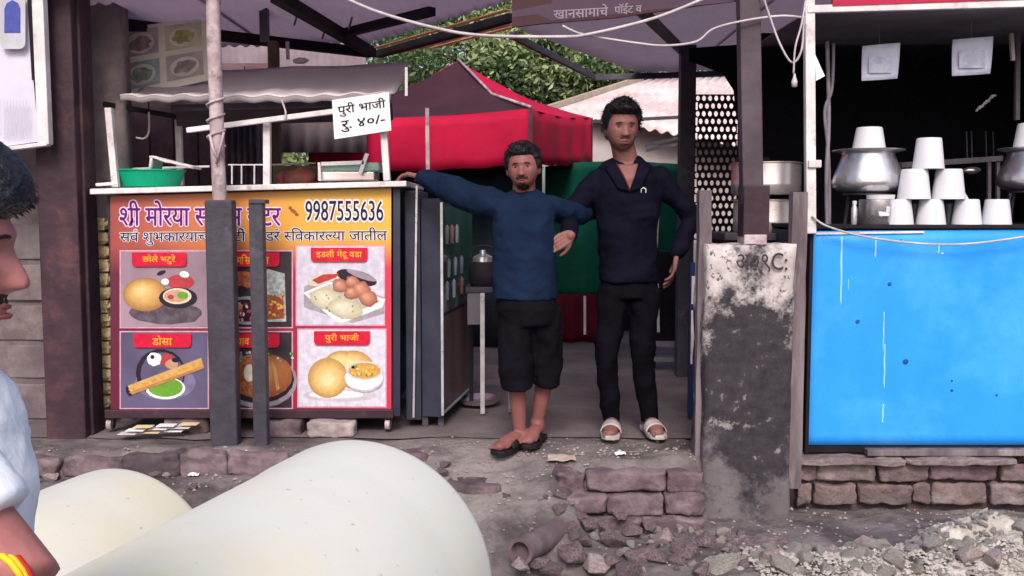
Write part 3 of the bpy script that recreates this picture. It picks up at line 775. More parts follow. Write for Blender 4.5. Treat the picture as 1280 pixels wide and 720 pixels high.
# ------------------------------------------------------------------ food cart
YC = 4.90
cart = thing('food_cart', 'snack cart with a red and yellow food banner and phone number across its front', 'food cart', (W(315, 400, YC).x, YC, 0))
def xz(px, py, Y=YC): return W(px, py, Y)
xl, xr = W(118, 400, YC).x, W(490, 400, YC).x
zt = W(0, 243, YC).z; zb = W(0, 514, YC).z
q = MB(); q.bb(xl + .08, xr, YC + .012, YC + 1.0, zb, zt - .005); q.build('body', M['navy'], cart, bevel=.004)
q = MB(); q.add([W(112, 236, 4.84), W(508, 226, 4.84), W(508, 233, 4.84), W(112, 243, 4.84), W(112, 236, 4.84) + Vector((0, .95, 0)), W(508, 226, 4.84) + Vector((0, .95, 0)), W(508, 233, 4.84) + Vector((0, .95, 0)), W(112, 243, 4.84) + Vector((0, .95, 0))],
                [(3, 2, 1, 0), (4, 5, 6, 7), (0, 1, 5, 4), (1, 2, 6, 5), (2, 3, 7, 6), (3, 0, 4, 7)])
q.build('counter_top', M['whitepaint'], cart, bevel=.004)
q = MB(); q.beam(W(132, 517, YC - .01), W(492, 517, YC - .01), .03, .045); q.build('bottom_rail', M['column'], cart, bevel=.004)
for px in (487, 140):
    q = MB(); p = W(px, 520, YC + .02); q.beam((p.x, p.y, p.z), (p.x - .01, p.y, .03), .035, .035); q.build('leg', M['column'], cart)
    w_ = MB(); w_.lathe([(.001, -.012), (.03, -.012), (.03, .012), (.001, .012)], (p.x - .01, p.y, .052), M['pinkpost'], 14, Matrix.Rotation(PI / 2, 3, 'Y')); w_.build('caster', None, cart)
q = MB(); q.beam(W(496, 236, YC - .005), W(496, 520, YC - .005), .035, .01); q.build('corner_strip', M['navy'], cart)
q = MB(); q.beam(W(521, 232, 5.0), W(517, 522, 5.0), .010, .012); q.build('edge_trim', M['chrome'], cart)
q = MB(); q.bb(W(507, 400, 5.02).x, W(526, 400, 5.02).x, 5.02, 5.5, .05, 1.26); q.build('side_door', M['navy'], cart, bevel=.004)
# ---- banner
def bcol(name, c): return flat(name, c, tuple(x * .9 for x in c), 12)
# banner background as a colour gradient print
mbk = bpy.data.materials.new('banner_print'); mbk.use_nodes = True; nt = mbk.node_tree; Lk = nt.links; bs = nt.nodes['Principled BSDF']
bs.inputs['Roughness'].default_value = .4
tc = nt.nodes.new('ShaderNodeTexCoord'); sp = nt.nodes.new('ShaderNodeSeparateXYZ'); Lk.new(tc.outputs['UV'], sp.inputs[0])
def ramp(els):
    r = nt.nodes.new('ShaderNodeValToRGB')
    while len(r.color_ramp.elements) < len(els): r.color_ramp.elements.new(.5)
    for e, (p_, c_) in zip(r.color_ramp.elements, els): e.position = p_; e.color = (*c_, 1)
    return r
rt = ramp([(0, (.30, .05, .05)), (.2, (.42, .105, .06)), (.45, (.56, .21, .05)), (.7, (.66, .34, .045)), (1, (.68, .37, .05))])
rb = ramp([(0, (.10, .008, .035)), (.4, (.24, .01, .03)), (.9, (.40, .012, .06)), (1, (.58, .03, .07))])
rv = ramp([(0, (.16, .01, .07)), (.45, (.50, .02, .09)), (.72, (.85, .18, .06)), (1, (.9, .4, .05))])
Lk.new(sp.outputs['X'], rt.inputs[0]); Lk.new(sp.outputs['X'], rb.inputs[0])
mr_ = nt.nodes.new('ShaderNodeMapRange'); mr_.inputs['From Min'].default_value = .70; mr_.inputs['From Max'].default_value = .84
nz_ = nt.nodes.new('ShaderNodeTexNoise'); nz_.inputs['Scale'].default_value = 5; Lk.new(tc.outputs['UV'], nz_.inputs['Vector'])
ad = nt.nodes.new('ShaderNodeMath'); ad.operation = 'MULTIPLY_ADD'; ad.inputs[1].default_value = .12; Lk.new(nz_.outputs['Fac'], ad.inputs[0]); Lk.new(sp.outputs['Y'], ad.inputs[2])
Lk.new(ad.outputs[0], mr_.inputs['Value'])
mx = nt.nodes.new('ShaderNodeMix'); mx.data_type = 'RGBA'; Lk.new(mr_.outputs[0], mx.inputs['Factor']); Lk.new(rb.outputs[0], mx.inputs['A']); Lk.new(rt.outputs[0], mx.inputs['B'])
Lk.new(mx.outputs['Result'], bs.inputs['Base Color'])
me = bpy.data.meshes.new('banner')
bw = [W(138, 512, YC), W(489, 512, YC), W(489, 235, YC), W(138, 245, YC)]
me.from_pydata([tuple(v) for v in bw] + [tuple(v + Vector((0, .006, 0))) for v in bw], [], [(0, 1, 2, 3), (7, 6, 5, 4), (0, 4, 5, 1), (1, 5, 6, 2), (2, 6, 7, 3), (3, 7, 4, 0)])
uv = me.uv_layers.new(name='UVMap')
for poly in me.polygons:
    for li in poly.loop_indices:
        vi = me.loops[li].vertex_index % 4; uv.data[li].uv = [(0, 0), (1, 0), (1, 1), (0, 1)][vi]
me.materials.append(mbk)
bo = bpy.data.objects.new('banner', me); COL.objects.link(bo); bo.parent = cart; bo.location = -cart.location
bo['label'] = 'printed banner, orange and yellow on top, crimson below'
Y1 = YC - .001
T = Print(Y1)
pink = flat('title_outline_pink', (.86, .62, .85)); purp = flat('title_purple', (.10, .004, .17)); wht = flat('print_white', (.86, .82, .90))
ink2 = flat('print_navy', (.012, .008, .05))
T.text(['h:श', 'ा', 'R', 'ी', ' ', 'मो', 'र', 'या', ' ', 'h:स', 'नॅ', 'h:क', 'स', ' ', 'सें', 'ट', 'र'], 150, 251, 351, 283, purp, 3, .022, pink, .035)
T.text(['9987555636'], 382, 251, 479, 276, ink2, 3, .022, wht, .05)
T.text(['स', 'व', 'r', ' ', 'शु', 'भ', 'का', 'र', 'या', 'h:च', 'या', ' ', 'पा', 'टी', 'r', ' ', 'ऑ', 'ड', 'र', 'r', ' ', 'h:स', 'िव', 'का', 'र', 'h:ल', 'या', ' ', 'जा', 'ती', 'ल'], 150, 286, 484, 307, ink2, 3, .014, wht, .03, skew=-.006)
# handset mark
T.el(367, 264, 5, 2.4, flat('brown_mark', (.30, .10, .04)), 2, .6); T.el(363, 260, 2.2, 2.2, flat('brown_mark2', (.30, .10, .04)), 3); T.el(371, 268, 2.4, 2, flat('brown_mark3', (.30, .10, .04)), 3)
T.build('banner_lettering', None, cart)['kind'] = 'stuff'
fr = flat('pink_frame_print', (.66, .34, .48)); redl = flat('label_red', (.60, .010, .045)); ora = flat('label_orange', (.90, .40, .04))
dkp = flat('panel_gap', (.20, .01, .07))
def panel(x0, y0, x1, y1, bgm, lab, toks, lx0, lx1, draw, twide=None):
    p = Print(Y1)
    p.rect(x0 + .6, y0 + .6, x1 - .6, y1 - .6, fr, 2); p.rect(x0 + 2.3, y0 + 2.3, x1 - 2.3, y1 - 2.3, bgm, 3)
    draw(p)
    p.rrect(lx0, y0 + 3.5, lx1, y0 + 21, 5, redl, 16, top=False)
    c = (lx0 + lx1) / 2; w_ = (lx1 - lx0) * (twide or .3)
    p.text(toks, c - w_, y0 + 6, c + w_, y0 + 18, ora, 18, .03)
    o = p.build('menu_picture', None, cart); o['label'] = lab
bg1 = mat('photo_lilac', (.34, .24, .31), (.22, .15, .20), .4, 1.5); bg2 = mat('photo_slate', (.12, .10, .20), (.08, .07, .13), .4, 2.5)
bg3 = mat('photo_dark', (.06, .035, .045), (.025, .02, .03), .4, 5); bg4 = flat('photo_white', (.62, .58, .72)); bg5 = flat('photo_white2', (.68, .64, .78))
puri = [flat('puri_e', (.34, .17, .06), (.42, .22, .09)), flat('puri_d', (.48, .27, .10)), flat('puri_c', (.60, .36, .13)), flat('puri_b', (.70, .44, .17)), flat('puri_a', (.78, .54, .25))]
puri2 = [flat('poori_e', (.46, .27, .10)), flat('poori_d', (.60, .38, .14)), flat('poori_c', (.72, .48, .19)), flat('poori_b', (.80, .57, .26)), flat('poori_a', (.86, .66, .38))]
pdark = flat('print_black', (.025, .015, .03)); pgrey = flat('print_grey', (.30, .26, .32)); pred = flat('print_brick', (.45, .05, .06)); ptan = flat('print_tan', (.55, .32, .22))
pshade = mat('print_shade', (.13, .10, .13), (.07, .05, .07), .4, 30); pbrown = mat('print_curry', (.42, .14, .05), (.20, .05, .03), .4, 60); pgreen = flat('print_green', (.14, .34, .04)); pcream = flat('print_cream', (.66, .60, .48)); psilver = mat('print_silver', (.55, .58, .60), (.25, .28, .30), .4, 40)
pyel = flat('print_yellow', (.75, .50, .10)); pgold = mat('print_gold', (.66, .36, .10), (.50, .24, .06), .4, 60)
def d1(p):
    p.el(207, 392, 46, 14, pshade, 4.0, .02, nz=.2); p.shade(182, 368, 28, 21, puri, 4.6)
    p.el(226, 352, 17, 9, pred, 7.2); p.el(223, 372, 24, 13, pdark, 7.6); p.el(222, 370, 18, 10, pcream, 8); p.el(221, 370, 15, 7.5, ptan, 8.4); p.el(229, 369, 7, 4.5, pgreen, 8.8); p.el(214, 371, 4, 3, pred, 8.9)
    p.el(202, 341, 6, 2.6, pdark, 5, -.4); p.el(231, 343, 6, 4, wht, 8, .2); p.el(207, 352, 5, 4, wht, 7.8)
def d2(p):
    p.el(207, 478, 38, 22, flat('blue_haze', (.20, .17, .32)), 4.2); p.el(201, 466, 31, 30, pdark, 4.4); p.el(203, 467, 27, 27, bg2, 4.8); p.el(207, 485, 25, 14, wht, 5.2); p.el(207, 484, 22, 12, pgreen, 5.5)
    p.el(193, 449, 9, 9, wht, 6, nz=.3); p.el(191, 446, 2.6, 2.6, pdark, 6.5); p.el(208, 450, 8, 9, pred, 5.8, nz=.5); p.el(215, 455, 8, 6, ptan, 6.1); p.el(220, 450, 5, 3, pdark, 6.4)
    p.poly([(160, 482), (252, 447), (256, 460), (166, 493)], puri[2], 7.5); p.poly([(161, 486), (253, 451), (254, 455), (163, 489)], pgold, 8); p.poly([(162, 490), (255, 457), (256, 460), (166, 493)], puri[0], 8.2)
    p.el(162, 488, 4, 7, pdark, 7.2, -.3)
def dots(p, x0, x1, y0, y1, n, mats, l, r=2.4):
    for i in range(n): p.el(random.uniform(x0, x1), random.uniform(y0, y1), random.uniform(.6, 1.3) * r, random.uniform(.6, 1.2) * r, random.choice(mats), l + (i % 12) * .12, random.random() * 3, 7)
def d3(p):
    p.el(312, 388, 40, 18, pgrey, 4.2); p.el(305, 350, 16, 12, pbrown, 4.6, nz=.4); p.poly([(326, 402), (358, 402), (356, 342), (334, 336)], psilver, 4.8); p.poly([(330, 400), (356, 398), (354, 372), (334, 368)], pbrown, 5.2)
    p.el(300, 362, 10, 5, pdark, 5.4); p.el(306, 388, 24, 14, pdark, 5.2); dots(p, 288, 326, 376, 400, 55, [ptan, pred, pcream, pdark], 6); dots(p, 332, 354, 366, 398, 40, [pyel, ora, pred, pbrown], 6, 2)
def d4(p):
    p.el(324, 476, 48, 34, pgrey, 4.1); p.el(324, 474, 44, 30, pdark, 4.4); p.el(326, 470, 40, 28, pbrown, 4.8); p.shade(338, 468, 26, 26, [flat('bh1', (.30, .10, .04)), flat('bh2', (.42, .16, .06)), flat('bh3', (.52, .23, .08))], 5.2, .2, nz=.15)
    p.el(312, 466, 7, 11, pcream, 7); p.poly([(340, 450), (346, 462), (350, 486), (346, 488), (342, 466)], flat('fold', (.62, .32, .14)), 7.2)
    dots(p, 286, 366, 440, 452, 26, [pgrey, pcream, pgreen], 6, 2)
def d5(p):
    p.poly([(380, 358), (420, 344), (480, 372), (480, 392), (440, 404), (380, 384)], flat('shadow_print', (.36, .32, .38)), 4.1)
    p.poly([(379, 366), (412, 352), (482, 374), (478, 384), (428, 404), (420, 402)], wht, 4.6); p.poly([(384, 367), (412, 355), (476, 376), (428, 399)], flat('plate_in', (.50, .46, .44)), 5)
    p.poly([(386, 350), (402, 341), (428, 340), (424, 348), (398, 358), (387, 357)], pcream, 5.2); p.poly([(390, 350), (404, 343), (424, 342), (420, 347), (398, 355)], pred, 5.6)
    p.el(446, 347, 26, 9, pdark, 5.3, .25); p.el(452, 344, 20, 4, pgrey, 5.8, .35)
    idl = [flat('id1', (.48, .44, .32)), flat('id2', (.60, .56, .42)), flat('id3', (.70, .66, .54))]
    p.shade(408, 374, 21, 13, idl, 6, .25); p.shade(432, 386, 22, 12, idl, 7.6, .2)
    vd = [flat('vd1', (.30, .10, .07)), flat('vd2', (.48, .20, .14)), flat('vd3', (.60, .31, .22))]
    for (x, y, r) in ((426, 357, 10), (440, 352, 9), (452, 362, 12), (460, 372, 12), (440, 366, 10)): p.shade(x, y, r, r * .8, vd, 6.2 + r * .02 + x * .002, .2, nz=.3, seed=x)
    dots(p, 392, 442, 366, 390, 12, [pgreen, flat('dill', (.25, .27, .14))], 9.3, 1.2)
def d6(p):
    p.el(425, 494, 46, 8, flat('soft_sh', (.58, .52, .60)), 4.1); p.el(420, 493, 34, 5, wht, 4.5)
    p.shade(428, 458, 24, 20, puri2, 4.8); p.shade(443, 462, 26, 24, puri2, 5.0 + .02, .3); p.shade(410, 472, 25, 25, puri2, 6.8, off=(.05, .15))
    p.el(456, 474, 24, 16, flat('bowl_sh', (.50, .46, .56)), 9.3); p.el(455, 472, 24, 15, wht, 9.6); p.el(456, 463, 23, 12, flat('bowl_rim', (.62, .58, .66)), 10); p.el(456, 463, 20, 10, pgold, 10.3)
    dots(p, 441, 472, 457, 469, 45, [pyel, pgold, pcream, pgreen, ora], 10.8, 2)
panel(149, 312, 262, 411, bg1, 'menu picture of a puffed golden bread beside a bowl, lilac ground', ['छो', 'ले', ' ', 'भ', 'टु', 'रे'], 166, 234, d1)
panel(149, 413, 262, 512, bg2, 'menu picture of a long golden roll over a green bowl, slate ground', ['डो', 'सा'], 168, 240, d2, .17)
panel(264, 312, 367, 411, bg3, 'menu picture of curry bowls on a dark ground, behind the dark posts', ['मि', 'स', 'ळ', ' ', 'पा', 'व'], 284, 350, d3)
panel(264, 413, 367, 512, bg3, 'menu picture of a round brown bread in a dark pan', ['पा', 'व', ' ', 'भा', 'जी'], 284, 350, d4)
panel(369, 306, 482, 408, bg4, 'menu picture of white rice cakes and brown fritters on a white plate', ['इ', 'ड', 'ली', ' ', 'मे', 'दू', ' ', 'व', 'डा'], 389, 460, d5, .4)
panel(371, 410, 484, 510, bg5, 'menu picture of puffed round breads with a bowl of potato curry', ['पु', 'री', ' ', 'भा', 'जी'], 393, 463, d6)

# cart upper frame
for (a, b_, w_, m, n_) in [((136, 135, 5.0), (145, 234, 5.0), .034, 'whitepaint', 'frame_post'), ((223, 150, 5.55), (226, 232, 5.55), .034, 'whitepaint', 'frame_post'),
                       ((334, 150, 5.0), (334, 232, 5.0), .036, 'whitepaint', 'frame_post'), ((480, 165, 4.86), (484, 226, 4.86), .034, 'whitepaint', 'frame_post'),
                       ((234, 163, 4.98), (420, 139, 4.90), .026, 'whitepaint', 'top_rail'), ((112, 213, 5.3), (262, 208, 5.3), .012, 'whitepaint', 'side_rail'),
                       ((120, 231, 4.9), (148, 229, 4.9), .016, 'whitepaint', 'side_rail'), ((285, 206, 5.1), (330, 206, 5.1), .008, 'whitepaint', 'side_rail'), ((340, 206, 5.6), (395, 204, 5.6), .01, 'pinkpost', 'side_rail')]:
    q = MB(); q.beam(W(*a), W(*b_), w_, w_); q.build(n_, M[m], cart, bevel=.003)
for px in (290, 302, 318):
    q = MB(); q.beam(W(px, 206, 5.1), W(px, 230, 5.1), .007, .007); q.build('side_rail', M['whitepaint'], cart)
# price sign
sg = thing('price_sign', 'white tilted card with black Marathi lettering and price on a white post', 'price sign', W(452, 150, 4.80))
def sgp(u, v, o_):
    return W(415, 125, 4.80).lerp(W(486, 115, 4.80), u).lerp(W(418, 174, 4.80).lerp(W(489, 163, 4.80), u), v) + Vector((0, -o_, 0))
q = MB(); q.add([sgp(0, 0, 0), sgp(1, 0, 0), sgp(1, 1, 0), sgp(0, 1, 0), sgp(0, 0, -.006), sgp(1, 0, -.006), sgp(1, 1, -.006), sgp(0, 1, -.006)], [(3, 2, 1, 0), (4, 5, 6, 7), (0, 1, 5, 4), (1, 2, 6, 5), (2, 3, 7, 6), (3, 0, 4, 7)])
q.build('card', M['paper2'], sg)
Q = Print(4.8, .001, fn=sgp)
Q.text(['पु', 'री', ' ', 'भा', 'जी'], .09, .12, .93, .46, M['ink'], 2, .02)
Q.text(['रु', '.', ' ', '४०', '/', '-'], .13, .55, .90, .86, M['ink'], 2, .025)
Q.build('lettering', None, sg)['kind'] = 'stuff'
# things on the counter
t = thing('green_basin', 'bright green plastic basin on the left end of the cart counter', 'basin', W(188, 233, 5.15))
p = W(188, 234, 5.15)
q = MB(); q.lathe([(.145, 0), (.165, .045), (.178, .082), (.186, .085), (.184, .090), (.172, .086), (.158, .05), (.135, .01), (.001, .008)], p, M['basin'], 32); q.build('bowl', None, t, auto=50)
q = MB(); p2 = W(215, 205, 5.1)
q.grid(lambda u, v: Vector((p2.x - .10 + .22 * u, 5.05 + .16 * v, p2.z + .035 - .055 * u + .008 * N((u * 4, v * 4, 0), 1))), 8, 6)
q.grid(lambda u, v: Vector((p2.x - .10 + .01 * u, 5.05 + .16 * v, p2.z - .03 + .065 * u)), 3, 6)
tag(q.build('folded_cloth', M['white'], solid=.012, smooth=True), 'white cloth draped over the rim of the green basin', 'cloth')
t = thing('pale_green_tray', 'pale green plastic tray standing behind the price sign post', 'tray', W(435, 222, 5.2))
q = MB(); q.bb(W(400, 400, 5.2).x, W(470, 400, 5.2).x, 5.2, 5.4, W(0, 226, 5.2).z, W(0, 214, 5.2).z); q.build('base', M['steel'], t, bevel=.008)
q = MB(); q.bb(W(402, 400, 5.2).x, W(476, 400, 5.2).x, 5.19, 5.42, W(0, 214, 5.2).z, W(0, 203, 5.2).z); q.build('tray', M['pgreen'], t, bevel=.01)
q = MB(); q.beam(W(400, 226, 5.17), W(399, 203, 5.17), .014, .014); q.beam(W(450, 218, 5.17), W(459, 192, 5.17), .02, .02); q.beam(W(402, 205, 5.17), W(455, 203, 5.17), .02, .02); q.build('handle', M['whitepaint'], t)
q = MB(); q.ell(W(375, 224, 5.3), (.09, .07, .06), None, None, 14, 8, .5, 5, 3); q.ell(W(360, 226, 5.35), (.07, .06, .05), None, None, 14, 8, .5, 5, 5)
tag(q.build('red_bundle', mat('red_brown_bundle', (.16, .035, .03), (.07, .03, .025), .8, 12), smooth=True), 'dark red bundle at the back of the cart counter', 'bundle')
q = MB(); q.bb(W(345, 400, 5.8).x, W(398, 400, 5.8).x, 5.8, 5.85, 1.15, W(0, 207, 5.8).z); tag(q.build('back_box', mat('olive_box', (.12, .10, .07), None, .8)), 'olive brown box behind the cart counter', 'box')

# awning of the cart
aw = thing('cart_awning', 'greyish cloth awning stretched over the snack cart', 'awning', W(350, 120, 5.2))
A = [W(150, 120, 4.98), W(488, 117, 4.86), W(512, 78, 5.9), W(190, 92, 6.0)]
q = MB()
def awf(u, v):
    p = A[0].lerp(A[1], u).lerp(A[3].lerp(A[2], u), v)
    p.z -= .05 * math.sin(PI * v) * (1 + .3 * math.sin(u * 9)) * .8
    p.z += .012 * N((u * 5, v * 4, 0), 1, 6) + .006 * math.sin(u * 60) * (1 - v)
    return p
q.grid(awf, 60, 14); q.build('cloth', M['awning'], aw, smooth=True, solid=.006)
q = MB(); q.grid(lambda u, v: awf(u, 0) + Vector((0, .004 + .10 * v * 0, -.03 * v)), 60, 2); q.build('hem', mat('hem_cloth', (.30, .26, .28), None, .8), aw, smooth=True, solid=.006)
q = MB(); q.beam(W(215, 135, 5.1), W(488, 128, 4.98), .03, .03); q.build('front_pole', M['dkpost'], aw)
q = MB(); q.beam(W(130, 130, 5.15), W(222, 146, 5.5), .025, .025); q.build('side_pole', M['dark'], aw)
q = MB(); q.beam(W(220, 146, 5.5), W(490, 140, 5.9), .05, .10); q.build('inner_valance', mat('dark_valance', (.10, .07, .085), None, .8), aw)
# poles in front of the cart
pp = thing('awning_post', 'pinkish white pole rising from a thick dark sleeve in front of the banner', 'post', W(279, 552, 4.70))
q = MB(); a0 = W(279, 250, 4.70); q.bb(W(262, 400, 4.7).x, W(296, 400, 4.7).x, 4.66, 4.74, hgt(-1.41, 4.7) - .05, a0.z); q.build('sleeve', M['dkpost'], pp, bevel=.008)
q = MB(); q.tube(crom([W(275, 252, 4.7), W(272, 190, 4.7), W(270, 120, 4.7), W(267, 40, 4.7), W(266, -70, 4.7)], 5), .034, None, 14); q.build('pole', M['pinkpost'], pp, auto=50)
q = MB(); tp = [W(270, 160, 4.7) + Vector((.042 * math.cos(t_ * .9), .042 * math.sin(t_ * .9), .011 * (t_ - 8))) for t_ in range(24)]
q.tube(tp, .006, None, 5); q.tube([W(262, 168, 4.66), W(266, 185, 4.66), W(272, 198, 4.65)], .007, None, 5); q.tube([W(280, 165, 4.66), W(276, 182, 4.66), W(270, 205, 4.65)], .006, None, 5); q.build('rope_wrap', M['pinkpost'], pp, smooth=True)
pq = thing('short_dark_post', 'slimmer dark grey post in front of the banner, right of the thick sleeve', 'post', W(324, 550, 4.66))
q = MB(); q.bb(W(315.5, 400, 4.66).x, W(333, 400, 4.66).x, 4.63, 4.69, hgt(-1.22, 4.66) - .05, W(0, 249, 4.66).z); q.build('shaft', M['dkpost'], pq, bevel=.006)
q = MB(); q.box(W(324, 252, 4.66), (.08, .075, .02)); q.build('cap', M['dkpost'], pq, bevel=.003)
q = MB(); q.beam(W(331, 52, 5.4), W(329, -40, 5.4), .045, .045); tag(q.build('hanger_post', M['dkpost']), 'short dark hanger post under the sheet roof above the awning', 'post')

# ------------------------------------------------------------------ sheet roofs
def corr(xa, xb, yf, yrear, z, mat_, parent, name, amp=.009, per=.076, slope=0.0):
    q = MB(); n = int((xb - xa) / per * 4)
    def fn(u, v):
        x = xa + (xb - xa) * u; y0 = yf; y1 = yrear(x); y = y0 + (y1 - y0) * v
        return Vector((x, y, z + slope * (y - yf) + amp * math.sin(2 * PI * x / per)))
    q.grid(fn, n, 6); return q.build(name, mat_, parent, smooth=True, solid=.004)
def lerp_pts(x, P):
    for (a, b_) in zip(P[:-1], P[1:]):
        if a[0] <= x <= b_[0]: return a[1] + (b_[1] - a[1]) * (x - a[0]) / (b_[0] - a[0])
    return P[-1][1]
RF = 4.55
r1 = thing('left_sheet_roof', 'corrugated grey sheet roof on dark beams over the snack cart', 'roof', (-1.5, 5, 2.25))
y1f = lambda x: lerp_pts(x, [(-4.5, 6.6), (-.95, 6.45), (.0, 5.15), (.3, 4.8)])
corr(-4.5, -1.6, RF + .1, y1f, 2.25, M['sheet'], r1, 'roof_sheet')
corr(-1.62, .02, RF, y1f, 2.262, M['sheet'], r1, 'roof_sheet')
for (a, b_, w_) in [((345, -5), (465, 66), .06), ((150, 30), (462, 66), .05)]:
    q = MB(); q.beam(WZ(*a, 2.21), WZ(*b_, 2.21), w_, .06); q.build('beam', M['dark'], r1)
for (a, b_) in [((472, 68), (640, 22)), ((428, 42), (540, 14))]:
    q = MB(); q.beam(WZ(*a, 2.215), WZ(*b_, 2.215), .05, .045); q.build('beam', M['dark'], r1)
for k_, (a, b_) in enumerate([((470, 60), (636, 12)), ((498, 66), (640, 30)), ((540, 60), (640, 34))]):
    q = MB(); q.beam(WZ(*a, 2.235), WZ(*b_, 2.235), .035, .006); q.build('orange_lit_strip', M['sheeto'], r1)
for (px, py) in [(372, 25), (407, 42), (440, 30)]:
    q = MB(); q.tube([WZ(px, py - 8, 2.2), WZ(px - 4, py + 6, 2.17)], .006, None, 6); q.build('wire_tie', M['dkpost'], r1)
q = MB(); q.beam(W(508, 84, 5.0), W(508, 120, 5.0), .014, .014); tag(q.build('white_rod', M['whitepaint']), 'short white rod hanging right of the awning corner', 'rod')
q = MB(); q.beam(W(534, 135, 5.2), W(535, 215, 5.2), .02, .02); tag(q.build('slim_pole', M['pinkpost']), 'slim pinkish pole in front of the red tent', 'pole')
q = MB(); q.ell(W(376, 76, 6.1), (.05, .03, .02), None, None, 12, 8, .3); q.tube([W(359, 52, 6.1), W(360, 74, 6.1)], .012, None, 6)
tag(q.build('lamp_fitting', M['whitepaint'], smooth=True), 'small pale lamp fitting above the cart awning', 'lamp fitting')
r2 = thing('middle_sheet_roof', 'greyish lining of the roof over the passage between the stalls', 'roof', (1.2, 5.5, 2.28))
y2f = lambda x: lerp_pts(x, [(0, 6.0), (.45, 6.9), (1.0, 7.9), (3.6, 8.3)])
corr(.03, 1.42, 4.6, y2f, 2.29, M['sheet2'], r2, 'roof_sheet', .004, .15)
corr(1.40, 3.6, 4.62, y2f, 2.31, M['sheet2'], r2, 'roof_sheet', .004, .15)
for (a, b_, w_) in [((800, 12), (862, 72), .05), ((640, 44), (742, 96), .03), ((742, 97), (905, 92), .04), ((870, 68), (1000, 62), .05)]:
    q = MB(); q.beam(WZ(*a, 2.25), WZ(*b_, 2.25), w_, .045); q.build('beam', M['dkpost'], r2)
# signboard overhead
sb = thing('overhead_signboard', 'maroon shop sign with white lettering hung under the roof above the tall man', 'signboard', W(760, 5, 4.5))
def sbp(x, y, o_): return W(x, y, 4.5) + Vector((0, -o_, 0))
q = MB(); 
def slab(pts, Y, th, m):
    n = len(pts); return [W(x, y, Y) for x, y in pts] + [W(x, y, Y) + Vector((0, th, 0)) for x, y in pts], [tuple(range(n))[::-1], tuple(range(n, 2 * n))] + [(i, (i + 1) % n, (i + 1) % n + n, i + n) for i in range(n)], m
q.add(*slab([(640, -60), (1004, -60), (1004, -8), (880, 6), (770, 22), (672, 30), (640, 34)], 4.5, .02, M['sign_maroon'])); q.build('board', None, sb)
Q = Print(4.5, .001)
Q.poly([(640, 22), (672, 18), (690, 26), (880, 6), (1004, -6), (1004, -30), (690, -10), (690, 4), (640, 14)][::-1], M['sign_purple'], 1)
Q.text(['खा', 'न', 'सा', 'मा', 'चे'], 692, 9, 760, 24, flat('sign_letter', (.26, .21, .27)), 3, .02, skew=-.06)
Q.text(['पाॅ', 'ई', 'ं', 'ट', ' ', 'व'], 768, 5, 802, 19, flat('sign_letter2', (.26, .21, .27)), 3, .02, skew=-.06)
Q.build('lettering', None, sb)['kind'] = 'stuff'

# ------------------------------------------------------------------ middle posts, pillar
q = MB(); q.bb(W(847, 400, 6.6).x, W(866, 400, 6.6).x, 6.6, 6.7, 0, 2.28); tag(q.build('inner_post', M['dkpost'], bevel=.006), 'dark post standing behind the tall man', 'post')
bpst = thing('brown_post', 'brown purple post fixed on top of the dirty pillar', 'post', W(940, 300, 4.45))
q = MB(); q.beam(W(940, 300, 4.45), W(934, -70, 4.45), .095, .08); q.build('shaft', mat('brown_grey_paint', (.095, .070, .090), (.06, .042, .058), .6, 5, .2), bpst, bevel=.006)
q = MB(); q.bb(W(925, 400, 4.43).x, W(957, 400, 4.43).x, 4.40, 4.52, W(0, 296, 4.43).z, W(0, 232, 4.43).z); q.build('bracket', M['column'], bpst, bevel=.005)
q = MB(); q.bb(W(926, 400, 4.43).x, W(954, 400, 4.43).x, 4.39, 4.53, W(0, 308, 4.43).z, W(0, 293, 4.43).z); q.build('footing', M['pinkpost'], bpst, bevel=.006)
mp_ = bpy.data.materials.new('stained_limewash'); mp_.use_nodes = True; nt = mp_.node_tree; Lk = nt.links; bs = nt.nodes['Principled BSDF']; bs.inputs['Roughness'].default_value = .9
tc = nt.nodes.new('ShaderNodeTexCoord'); sp = nt.nodes.new('ShaderNodeSeparateXYZ'); Lk.new(tc.outputs['Object'], sp.inputs[0])
def nz(scale, det=10, r=.65, vec=None):
    n_ = nt.nodes.new('ShaderNodeTexNoise'); n_.inputs['Scale'].default_value = scale; n_.inputs['Detail'].default_value = det; n_.inputs['Roughness'].default_value = r
    Lk.new(vec or tc.outputs['Object'], n_.inputs['Vector']); return n_.outputs['Fac']
def mathn(op, a, b_):
    m_ = nt.nodes.new('ShaderNodeMath'); m_.operation = op
    for i, v in enumerate((a, b_)):
        if isinstance(v, (int, float)): m_.inputs[i].default_value = v
        else: Lk.new(v, m_.inputs[i])
    return m_.outputs[0]
def rmp(src, els):
    r = ramp(els); Lk.new(src, r.inputs[0]); return r.outputs[0]
def mixc(f_, a, b_):
    m_ = nt.nodes.new('ShaderNodeMix'); m_.data_type = 'RGBA'
    for k_, v in (('Factor', f_), ('A', a), ('B', b_)):
        if isinstance(v, tuple): m_.inputs[k_].default_value = (*v, 1)
        else: Lk.new(v, m_.inputs[k_])
    return m_.outputs['Result']
